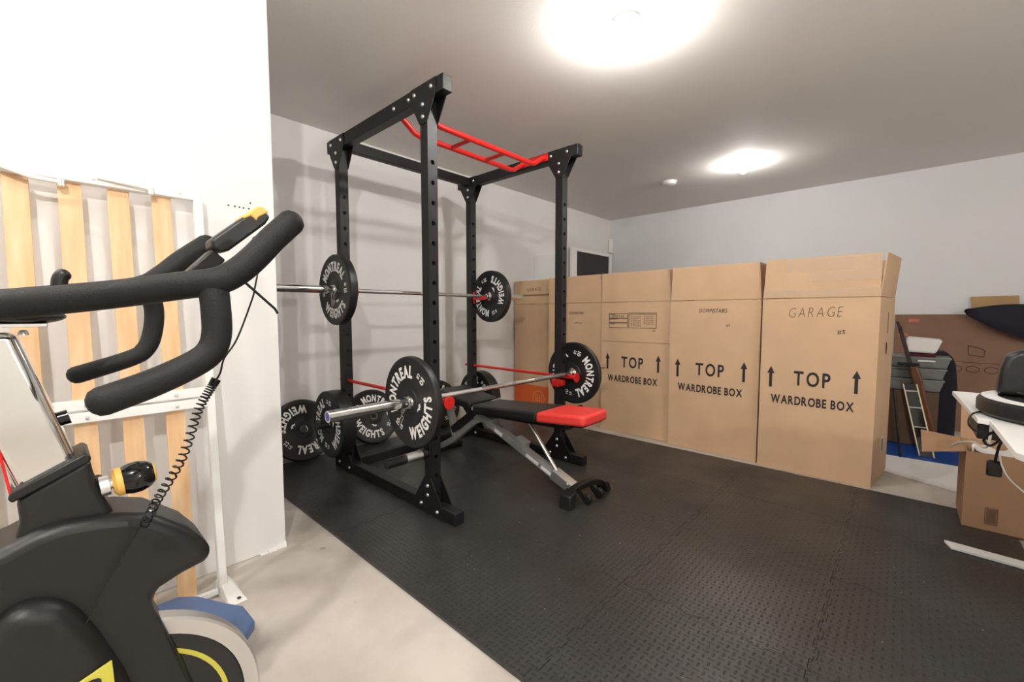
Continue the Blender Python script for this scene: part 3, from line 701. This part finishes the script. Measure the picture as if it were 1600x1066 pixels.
# folding hinge arms near the top rail
MB().tube([bp(.13,1.535,.02), bp(.25,1.525,.03), bp(.27,1.515,.03)], .006, 8).build('hinge_arm', M['white_metal'], bed)
MB().tube([bp(-.15,1.545,.02), bp(-.02,1.50,.035), bp(.04,1.498,.03)], .007, 8).build('hinge_arm', M['white_metal'], bed)
for yy, zz in ((.265,1.515),(.045,1.498)): MB().tube([bp(yy,zz-.012,.03), bp(yy,zz+.012,.03)], .010, 12).build('pivot', M['bolt'], bed)
MB().hexa([(-1.925,.385,.001),(-1.78,.40,.001),(-1.78,.46,.001),(-1.925,.46,.001),(-1.925,.39,.05),(-1.895,.40,.05),(-1.895,.43,.05),(-1.925,.43,.05)]).build('foot_bracket', M['white_metal'], bed, bevel=.003)
MB().lathe([(1e-4,0),(.007,0),(.007,.001),(1e-4,.001)], Matrix.Translation((-1.80,.435,.012)) , 10).build('bolt_hole', M['dark_hole'], bed)
# blue tray on the floor
t = thing('plastic_tray', 'blue plastic tray on the floor between bike wheel and bed base', 'tray', (-1.68, .2, 0))
ol = [(-1.83,-.05),(-1.83,.26),(-1.78,.31),(-1.66,.37),(-1.61,.40),(-1.50,.405),(-1.46,.37),(-1.46,.20),(-1.46,-.05)]
MB().prism([(a, b, .06) for a, b in ol], (0,0,.035)).build('rim', M['blue_tray'], t, bevel=.01, seg=3)
MB().prism([(-1.645+(a+1.645)*.88, .17+(b-.17)*.9, .002) for a, b in ol], (0,0,.06)).build('body', M['blue_tray'], t, bevel=.006)

# ------------------------------------------------------------------ exercise bike (rides toward +y)
bike = thing('exercise_bike', 'black spin bike with foam bull-horn handlebars and chrome flywheel in the foreground', 'exercise bike', (-1.03, -.15, 0))
FM = M['foam']; XM = -1.03
# flywheel
wc = Vector((0, .036, .282)); Rw = .240
RX = Matrix.Translation((XM-.035, wc.y, wc.z)) @ Matrix.Rotation(PI/2, 4, 'Y')
MB().lathe([(.211,.060),(Rw-.004,.060),(Rw,.056),(Rw,.028),(Rw-.004,.024),(.211,.024)], RX, 72, close=True).build('flywheel_rim', M['wheel_steel'], bike)
MB().lathe([(1e-4,.050),(.10,.056),(.209,.056),(.2105,.052),(.2105,.030),(.209,.028),(1e-4,.028)], RX, 72).build('flywheel_disc', M['gloss_black'], bike)['label'] = 'black centre disc of the flywheel'
MB().lathe([(.176,.0562),(.184,.0562),(.184,.0572),(.176,.0572)], RX, 64, close=True).build('yellow_ring', M['lime'], bike)
MB().tube([(XM-.07,wc.y,wc.z),(XM+.06,wc.y,wc.z)], .02, 16).build('axle', M['bolt'], bike)
# shroud and frame: profile in y-z, thick in x
def slab(pts, xa, xb, name, m, bevel=.01, seg=3): return MB().prism([(xa, a, b) for a, b in pts], (xb-xa, 0, 0)).build(name, m, bike, bevel=bevel, seg=seg)
sh = [(-.42,.60),(-.25,.69),(-.12,.718),(-.065,.731),(-.033,.745),(.0,.750),(.035,.746),(.066,.740),(.107,.725),(.159,.680),(.185,.643),(.198,.614),(.181,.603),(.147,.596),(.114,.584),(.100,.568),(.106,.54),(.12,.495),(.148,.395),(.17,.30),(.10,.29),(.03,.34),(-.05,.40),(-.16,.42),(-.42,.40)]
slab(sh, -.965, -1.095, 'shroud', M['plastic'], .022, 4)
slab([(-.12,.60),(-.05,.655),(.0,.63),(.03,.56),(.06,.47),(.08,.38),(.05,.33),(.0,.35),(-.10,.44),(-.2,.45),(-.25,.52)], -.935, -1.125, 'shroud_bulge', M['plastic'], .034, 5)
slab([(.070,.66),(.085,.62),(.108,.53),(.15,.36),(.155,.20),(.075,.20),(.06,.40),(.052,.56)], -.9652, -.985, 'fork_blade', M['plastic'], .0005, 1)
slab([(.02,.60),(.055,.62),(.10,.50),(.15,.30),(.13,.20),(.075,.20),(.06,.36)], -1.075, -1.103, 'fork_blade', M['plastic'], .010, 3)
dec = [(-.010,.497),(.043,.515),(.046,.44),(-.07,.44),(-.05,.475)]
slab(dec, -.9345, -.9305, 'yellow_decal', M['lime'], .001, 1)
k = MB(); text(k, 'R', lambda u, v, w_: Vector((-.9303 + w_, .016 + u + .25*v, .462 + v)), .035, width=.03, bold=.03); k.build('decal_letter', M['ink'], bike)
# head tube, collar, chrome post
hd = [(-.048,.798),(.030,.842),(.036,.832),(.040,.80),(.050,.768),(.074,.70),(-.06,.70),(-.046,.76)]
slab(hd, -.985, -1.075, 'head_tube', M['plastic'], .012, 3)
slab([(-.056,.803),(-.052,.812),(.029,.853),(.036,.847),(.036,.838),(-.052,.795)], -.982, -1.078, 'head_collar', M['plastic'], .003, 2)
MB().hexa([(-.995,-.046,.80),(-1.065,-.046,.80),(-1.065,.022,.835),(-.995,.022,.835),(-.995,-.115,1.05),(-1.065,-.115,1.05),(-1.065,-.037,1.055),(-.995,-.037,1.055)]).build('handlebar_post', M['chrome'], bike, bevel=.012, seg=4)
MB().tube([(-.992,-.052,.80),(-.998,-.064,.90)], .0018, 10).build('red_reflection', M['red'], bike)  # thin red tube standing in for a reflection beside the chrome post
MB().tube([(-1.03,-.005,.905),(-1.03,.015,.91)], .012, 14).build('post_button', M['gloss_black'], bike)
# clamp under the handlebar
MB().box(-1.075, -.985, -.16, -.002, 1.062, 1.068).build('clamp_plate', M['bolt'], bike, bevel=.001)
bolt((-.99, -.028, 1.050), 'Z', .006, 1, bike)
MB().ball((-1.02, -.03, 1.078), .05, 1.0, 1.0, .25).build('clamp_cover', M['plastic'], bike)
# handlebars
hb = MB()
hb.grip([(-1.02,-.17,1.075),(-.985,-.09,1.088),(-.90,.055,1.110),(-.83,.14,1.126),(-.80,.182,1.134),(-.80,.212,1.152),(-.80,.24,1.180),(-.80,.265,1.210),(-.80,.297,1.244)], .0215)
hb.build('handlebar', FM, bike)
MB().grip([(-.805,.178,1.128),(-.80,.179,1.093),(-.80,.179,1.053),(-.80,.171,1.026),(-.80,.150,1.007),(-.80,.10,.983),(-.80,.043,.963)], .0205).build('drop_grip', FM, bike)
MB().grip([(-1.04,-.17,1.075),(-1.09,-.04,1.10),(-1.20,.08,1.125),(-1.26,.15,1.145),(-1.26,.185,1.172),(-1.26,.22,1.207),(-1.26,.272,1.252)], .0245).build('handlebar', FM, bike)
MB().grip([(-1.255,.155,1.14),(-1.26,.163,1.09),(-1.26,.158,1.039),(-1.26,.145,1.004),(-1.26,.119,.984),(-1.26,.032,.955)], .0180).build('drop_grip', FM, bike)
MB().grip([(-1.0,.012,1.10),(-1.0,.014,1.135),(-1.0,.019,1.146)], .010).build('lever', M['plastic'], bike)
# console
con = [(.2215,1.228),(.306,1.305),(.316,1.304),(.329,1.288),(.3195,1.272),(.251,1.209),(.236,1.204),(.222,1.212)]
slab(con, -1.0, -1.055, 'console', M['plastic'], .006, 3)
slab([(.276,1.280),(.292,1.2945),(.306,1.3065),(.318,1.3055),(.326,1.298),(.305,1.283),(.302,1.275),(.292,1.284),(.280,1.276)], -.998, -1.057, 'console_corner', M['yellow'], .003, 2)['label'] = 'amber corner of the console'
MB().beam((-1.03,.19,1.15),(-1.03,.235,1.20),.05,.03).build('console_bracket', M['plastic'], bike, bevel=.004)
MB().ball((-1.0,.300,1.236), .008).build('console_plug', M['plastic'], bike)
# resistance knob
def kn(prof, name, m):
    d = Vector((.0, .98, .10)).normalized(); z_ = d; x_ = Vector((1,0,0)); y_ = z_.cross(x_)
    R = Matrix((x_, y_, z_)).transposed().to_4x4(); R.translation = Vector((-1.0, .045, .786))
    return MB().lathe(prof, R, 28).build(name, m, bike)
kn([(1e-4,0),(.017,0),(.017,.012),(.008,.013),(.008,.026),(1e-4,.026)], 'knob_shaft', M['bolt'])
kn([(1e-4,.016),(.017,.016),(.0235,.0205),(.0245,.0205),(.0245,.029),(1e-4,.029)], 'knob_ring', M['yellow'])['label'] = 'amber ring of the resistance knob'
kn([(.0235,.0285),(.0275,.040),(.0275,.052),(.024,.064),(.017,.071),(1e-4,.071)], 'resistance_knob', M['gloss_black'])
kn([(.0172,.0712),(.0155,.0735),(.008,.0755),(1e-4,.076)], 'knob_cap', M['yellow'])
MB().beam((-1.018,.02,.782),(-1.018,.052,.787),.03,.03).build('knob_boss', M['plastic'], bike, bevel=.005)
# cables
MB().tube([(-.86,.262,1.175),(-.85,.250,1.13),(-.85,.244,1.106),(-.85,.219,1.039),(-.85,.199,1.007),(-.85,.193,.985),(-.85,.189,.976),(-.85,.186,.972)], .0015, 8, smooth=5).build('console_cable', M['plastic'], bike)
ctl = [Vector(p) for p in ((-.85,.186,.972),(-.85,.178,.958),(-.855,.160,.922),(-.865,.137,.845),(-.89,.106,.777),(-.925,.092,.728))]
def cr(t):
    n = len(ctl)-1; t = min(max(t,0),.9999)*n; i = int(t); f = t-i
    p0, p1, p2, p3 = ctl[max(i-1,0)], ctl[i], ctl[i+1], ctl[min(i+2,n)]
    return .5*((2*p1)+(p2-p0)*f+(2*p0-5*p1+4*p2-p3)*f*f+(3*p1-p0-3*p2+p3)*f**3)
turns = 36; N_ = turns*14; pts = []
for k in range(N_+1):
    t_ = k/N_; c = cr(t_); d = (cr(t_+.01)-cr(t_-.01)).normalized(); u = d.cross(Vector((1,0,0))).normalized(); v = d.cross(u)
    a = 2*PI*turns*t_; pts.append(c + (u*math.cos(a)+v*math.sin(a))*.0062)
MB().tube(pts, .0014, 6).build('coiled_cable', M['gloss_black'], bike)
MB().tube([(-.925,.092,.728),(-.945,.086,.715),(-.950,.070,.68),(-.950,.028,.603),(-.950,-.018,.525),(-.950,-.06,.46)], .0015, 8, smooth=4).build('lower_cable', M['plastic'], bike)
MB().tube([(-.85,.215,1.155),(-.85,.230,1.142),(-.85,.281,1.092),(-.85,.286,1.083)], .0024, 8).build('loose_cable', M['gloss_black'], bike)
# rest of the bike outside the frame: rear frame, stabilisers, seat post and saddle
slab([(-.75,.20),(-.70,.20),(-.38,.44),(-.38,.56),(-.45,.56)], -1.0, -1.06, 'main_frame', M['plastic'], .008)
MB().beam((-1.03,-.10,.42),(-1.03,.27,.05),.05,.05).build('front_stay', M['plastic'], bike, bevel=.006)
for y in (.29, -.82): MB().box(-1.26, -.84, y-.03, y+.03, .001, .055).build('stabiliser', M['plastic'], bike, bevel=.01)
MB().box(-1.06, -1.0, -.82, -.70, .03, .24).build('rear_frame', M['plastic'], bike, bevel=.006)
MB().beam((-1.03,-.55,.40),(-1.03,-.66,.92),.05,.04).build('seat_post', M['chrome'], bike, bevel=.006)
MB().hexa([(-1.12,-.80,.92),(-.94,-.80,.92),(-1.01,-.52,.93),(-1.05,-.52,.93),(-1.12,-.80,.98),(-.94,-.80,.98),(-1.01,-.52,.97),(-1.05,-.52,.97)]).build('saddle', M['vinyl_black'], bike, bevel=.015, seg=3)

# ------------------------------------------------------------------ right-hand clutter
single('trim_strip', MB().hexa([(.186,2.789,MZ+.001),(.205,2.725,MZ+.001),(.95,2.665,MZ+.001),(.95,2.73,MZ+.001),(.186,2.789,MZ+.014),(.205,2.725,MZ+.014),(.95,2.665,MZ+.014),(.95,2.73,MZ+.014)]), M['board'],
       'long white trim board lying on the mat at the right edge', 'trim board', bevel=.002)
# open cardboard box
ob = thing('open_box', 'open brown cardboard box with raised flaps in front of the desk', 'box', (.55, 3.25, 0))
cA = M['card_dark']; cA2 = mat('cardboard_mid', (.40, .235, .13), .78, noise=.1, nscale=5)
x0, x1, y0, y1, z0, z1 = .262, .86, 3.085, 3.40, MZ+.001, .395
b = MB(); b.box(x0,x1,y0,y1,z0,z0+.006); b.box(x0,x1,y0,y0+.005,z0+.006,z1); b.box(x0,x1,y1-.005,y1,z0+.006,z1); b.box(x0,x0+.005,y0+.005,y1-.005,z0+.006,z1); b.box(x1-.005,x1,y0+.005,y1-.005,z0+.006,z1)
b.build('body', cA2, ob)
MB().hexa([(x0-.002,y0,z1-.004),(x0-.002,y1,z1-.004),(x0-.16,y1-.03,z1+.018),(x0-.16,y0-.04,z1-.03),(x0-.002,y0,z1),(x0-.002,y1,z1),(x0-.16,y1-.03,z1+.022),(x0-.16,y0-.04,z1-.026)]).build('side_flap', cA2, ob)
MB().hexa([(x0,y1-.004,z1+.002),(x1,y1-.004,z1+.002),(x1,y1,z1+.002),(x0,y1,z1+.002),(x0,y1+.05,z1+.17),(x1,y1+.05,z1+.17),(x1,y1+.054,z1+.17),(x0,y1+.054,z1+.17)]).build('back_flap', cA2, ob)
rr = MB()
for a in ((.338,.382,.045,.049),(.338,.382,.125,.129),(.338,.341,.045,.129),(.379,.382,.045,.129)): rr.box(a[0], a[1], y0-.0012, y0-.0002, a[2], a[3])
rr.build('printed_mark', M['ink_soft'], ob)
MB().box(.344, .376, y0-.0012, y0-.0002, .052, .122).build('printed_patch', M['ink_soft'], ob)
bm_ = MB()
for i in range(13):
    for j in range(5):
        bm_.v.append(Vector((.30+i*.04, y0+.05+j*.055, .375+.028*math.sin(i*1.3+j*2.1)+.02*math.cos(i*2.7-j*1.1))))
for i in range(12):
    for j in range(4): bm_.f.append([i*5+j, (i+1)*5+j, (i+1)*5+j+1, i*5+j+1])
o = single('packing_cloth', bm_, M['cloth_white'], 'crumpled white cloth lying inside the open cardboard box', 'cloth', sub=2)
so = o.modifiers.new('solid', 'SOLIDIFY'); so.thickness = .006
# desk
dk = thing('desk', 'white topped desk at the right edge carrying a black stand', 'desk', (.8, 1.9, MZ))
MB().prism([(.168,2.60,.735),(.187,1.98,.735),(.212,1.965,.735),(.212,1.55,.735),(.30,1.35,.735),(1.45,1.35,.735),(1.45,2.66,.735)], (0,0,.018)).build('desk_top', M['desk'], dk, bevel=.002)
MB().box(.22, .60, 2.31, 2.55, .62, .734).build('drawer_box', M['plastic'], dk, bevel=.003)
MB().box(.60, 1.40, 1.45, 2.55, .68, .734).build('under_frame', M['plastic'], dk, bevel=.003)
for x, y in ((.66,1.48),(1.38,1.48),(.66,2.50),(1.38,2.50)): MB().box(x-.02, x+.02, y-.02, y+.02, MZ if x < .45 else .0, .68).build('leg', M['plastic'], dk, bevel=.003)
st = thing('monitor_stand', 'black rounded pillar on a round black and white base on the desk', 'stand', (.45, 2.13, .755))
MB().lathe([(1e-4,.010),(.245,.010),(.258,.006),(.262,-.001),(.262,-.034),(.25,-.0445)], Matrix.Translation((.455,2.10,.800)), 64).build('base_rim', M['plastic'], st)
MB().lathe([(.215,.011),(.252,.010),(.252,.0125),(.215,.0135)], Matrix.Translation((.455,2.10,.800)), 64, close=True).build('white_ring', M['desk'], st)
MB().prism([(.240,2.125,.812),(.246,2.125,.90),(.256,2.125,.94),(.276,2.125,.960),(.310,2.125,.966),(.36,2.125,.955),(.345,2.125,.812)], (0,.07,0)).build('pillar', M['vinyl_black'], st, bevel=.015, seg=3)
MB().beam((.325,2.11,.955),(.62,2.05,.90),.05,.03).build('arm', M['gloss_black'], st, bevel=.01)
MB().ball((.40,2.08,.925), .055, 1.2, .5, .6).build('chrome_head', M['white_metal'], st)
# cables on and under the desk
def cable(pts, r, m, lab, nm='cable'): return single(nm, MB().tube(pts, r, 8, smooth=6), m, lab, 'cable')
cable([(.235,2.15,.757),(.20,2.08,.757),(.182,2.03,.757),(.172,2.02,.74),(.175,2.02,.715),(.20,2.02,.700),(.26,2.02,.712)], .0025, M['plastic'], 'thin black cable looping over the corner of the white desk')
cable([(.235,1.99,.72),(.215,2.03,.69),(.215,2.08,.66),(.235,2.12,.64),(.262,2.15,.66),(.262,2.2,.62),(.262,2.25,.558)], .004, M['plastic'], 'black cable bundle hanging under the desk down to the power brick')
cable([(.25,2.28,.70),(.245,2.285,.60),(.235,2.6,.545),(.215,2.85,.48),(.20,3.0,.425)], .004, M['desk'], 'white cable with a plug running from the desk to the box')
cable([(.272,2.25,.60),(.275,2.24,.56),(.295,2.24,.51),(.34,2.25,.46),(.44,2.25,.36)], .0025, M['desk'], 'thin white cable hanging beside the black power brick')
cable([(.28,2.08,.83),(.36,2.0,.825),(.50,1.96,.86),(.62,1.95,.88)], .004, M['plastic'], 'thick black cable lying across the round stand base')
single('power_brick', MB().box(.243, .281, 2.245, 2.27, .503, .558), M['plastic'], 'black power brick hanging under the desk on its cable', 'power adapter', bevel=.006)
# things by the back wall
lb = thing('cardboard_sheet', 'big old brown cardboard panel leaning on the back wall', 'cardboard', (.8, 5.7, 0))
MB().hexa([(-.06,5.60,.002),(1.9,5.60,.002),(1.9,5.612,.002),(-.06,5.612,.002),(-.06,5.735,1.073),(1.9,5.735,1.085),(1.9,5.747,1.085),(-.06,5.747,1.073)]).build('panel', cA, lb)
def cbp(x, z, d=.002): return Vector((x, 5.60+.135*z/1.073-d, z))
def outline(pts, name, m, r=.003):
    P = [cbp(*p) for p in pts]; MB().tube(P+[P[0]], r, 5, caps=False).build(name, m, lb)
outline([(.45,.79),(.455,.705),(.55,.69),(.555,.745),(.53,.765)], 'cut_outline', M['card_shade_mark'], .003)
for cx_ in (.375, .485, .60): outline([(cx_+.042*math.cos(a*PI/8), .575+.028*math.sin(a*PI/8)) for a in range(16)], 'round_mark', M['card_shade_mark'], .0025)
outline([(.365,.638),(.75,.63),(.75,.631),(.365,.639)], 'fold_line', M['card_shade_mark'], .0015)
k = MB(); 
for a, c, dx in ((.03,.10,0), (.0,.03,0)): 
    pass
MB().prism([cbp(.04,1.0), cbp(.115,1.0), cbp(.115,1.03), cbp(.04,1.03)], (0,-.001,0)).build('red_sticker', mat('faded_red', (.55,.12,.11), .6), lb)
MB().prism([cbp(-.03,.86), cbp(.04,.86), cbp(.04,.89), cbp(-.03,.89)], (0,-.001,0)).build('red_sticker', mat('faded_red_tape', (.50,.14,.12), .6), lb)
# dark coat draped over the panel and a cardboard flap on it
cm = MB(); nx, nz = 16, 7
for i in range(nx+1):
    for j in range(nz+1):
        u = i/nx; v = j/nz; x = .400 + 1.0*u
        ztop = 1.10 + .035*math.sin(PI*min(u*1.6,1)) ; zbot = 1.08 - .225*min(1, u*2.6)**.7
        z = ztop + (zbot-ztop)*v
        cm.v.append(Vector((x + .05*v*(1-u), 5.60 + .015*math.sin(u*9+v*4) - .02*math.sin(PI*v), 1.083+(z-1.083)*1.06 + .012)))
for i in range(nx):
    for j in range(nz): a = i*(nz+1)+j; cm.f.append([a, a+nz+1, a+nz+2, a+1])
o = single('dark_coat', cm, M['fabric_dark'], 'dark navy coat draped over the cardboard panel by the back wall', 'coat', sub=1)
so = o.modifiers.new('solid', 'SOLIDIFY'); so.thickness = .07; so.offset = 0
MB().hexa([(.462,5.736,1.082),(.748,5.736,1.084),(.748,5.741,1.084),(.462,5.741,1.082),(.448,5.738,1.236),(.736,5.738,1.242),(.736,5.743,1.242),(.448,5.743,1.236)]).build('top_flap', mat('cardboard_tan', (.42,.27,.12), .75, noise=.1), lb)['label'] = 'tan cardboard flap standing up from the top edge'
# black bag, bins, cloths
single('black_bag', MB().prism([(.14,4.98,.012),(.352,4.98,.012),(.352,4.98,.47),(.335,4.98,.66),(.31,4.98,.735),(.27,4.98,.765),(.20,4.98,.77),(.14,4.98,.74)], (0,.22,0)), M['fabric_dark'], 'tall black soft bag standing behind the grey bins', 'bag', bevel=.03, seg=4)
for k_, (a, b_, c, d) in enumerate(((-.10,.255,.46,.555),(-.10,.265,.558,.645),(-.11,.285,.648,.735))):
    t = thing('storage_bin', ('grey plastic bin at the bottom of the stack of three','grey plastic bin in the middle of the stack of three','grey plastic bin on top of the stack under white cloth')[k_], 'bin', ((a+b_)/2, 4.85, c), 'stacked grey bins')
    MB().hexa([(a+.02,4.72,c),(b_-.02,4.72,c),(b_-.02,4.96,c),(a+.02,4.96,c),(a,4.70,d-.012),(b_,4.70,d-.012),(b_,4.97,d-.012),(a,4.97,d-.012)]).build('tub', M['bin_grey'], t, bevel=.006)
    MB().box(a-.006, b_+.006, 4.695, 4.975, d-.012, d).build('lid', M['bin_grey'], t, bevel=.003)
MB().box(.10,.20,4.692,4.695,.70,.712).build('bin_label', M['sticker'], t)
single('carton', MB().box(-.10, .235, 4.72, 4.96, .012, .455), mat('carton_brown', (.13,.075,.045), .8, noise=.1), 'dark brown carton under the grey bins', 'box', bevel=.004)
single('folded_maroon_cloth', MB().box(.05, .205, 4.74, 4.92, .7365, .76), M['maroon'], 'folded maroon cloth between top bin and white cloth', 'cloth', bevel=.008)
single('white_cloth', MB().hexa([(.025,4.73,.77),(.20,4.73,.762),(.21,4.93,.762),(.02,4.93,.77),(.03,4.76,.885),(.24,4.74,.875),(.24,4.92,.875),(.03,4.92,.895)]), M['cloth_white'], 'crumpled white cloth on top of the grey bins', 'cloth', bevel=.02, seg=3)
# guitar seen from its side, and a narrow black stand
gt = thing('guitar', 'brown acoustic guitar leaning behind the tall boxes', 'guitar', (.15, 4.62, 0))
S = Vector((0,.09,0))
MB().beam((-.02,4.60,.985),(.055,4.60,.69),.035,.026,up=(1,0,0)).build('neck', mat('guitar_neck', (.02,.012,.010), .4), gt, bevel=.004)
MB().beam((-.035,4.60,1.02),(-.012,4.60,.955),.05,.018,up=(1,0,0)).build('headstock', M['gloss_black'], gt, bevel=.003)
MB().prism([(.045,4.58,.68),(.095,4.58,.675),(.125,4.58,.60),(.15,4.58,.47),(.175,4.58,.36),(.205,4.58,.24),(.235,4.58,.10),(.24,4.58,.03),(.17,4.58,.03),(.125,4.58,.28),(.085,4.58,.50)], (0,.10,0)).build('body', M['guitar'], gt, bevel=.012, seg=3)
MB().box(-.02,.11,4.56,4.59,.672,.695).build('strap', M['fabric_dark'], gt, bevel=.004)
ls = thing('folding_stand', 'narrow black slatted stand with cream edges leaning by the guitar', 'stand', (.08, 4.45, 0))
A0, A1, B0, B1 = Vector((.022,4.50,.535)), Vector((.135,4.40,.012)), Vector((.098,4.50,.54)), Vector((.215,4.40,.012))
MB().hexa([A1, B1, B1+Vector((0,.03,0)), A1+Vector((0,.03,0)), A0, B0, B0+Vector((0,.03,0)), A0+Vector((0,.03,0))]).build('panel', M['gloss_black'], ls)
for p, q in ((A0, A1), (B0, B1)): MB().beam(p-Vector((0,.004,0)), q-Vector((0,.004,0)), .006, .008, up=(1,0,0)).build('edge_strip', M['cream'], ls)
for f in (.10, .33, .60): MB().beam(A0.lerp(A1, f)-Vector((0,.006,0)), B0.lerp(B1, f)-Vector((0,.006,0)), .006, .008).build('crossbar', M['bolt'], ls)
single('tripod_leg', MB().tube([(-.03,4.30,.52),(.0,4.28,.25),(.03,4.26,.012)], .008, 8), M['plastic'], 'thin black rod standing left of the slatted stand', 'rod')
# floor pieces
single('foam_sheet', MB().hexa([(-.07,3.84,.001),(.30,3.66,.001),(.36,4.27,.001),(-.07,4.27,.001),(-.07,3.84,.012),(.30,3.66,.012),(.36,4.27,.012),(-.07,4.27,.012)]), M['board'], 'white sheet lying flat on the concrete behind the boxes', 'sheet', bevel=.002)
single('blue_mat', MB().box(-.45, .60, 4.29, 4.95, .001, .010), M['blue'], 'bright blue plastic sheet on the floor below the bins', 'sheet', bevel=.003)
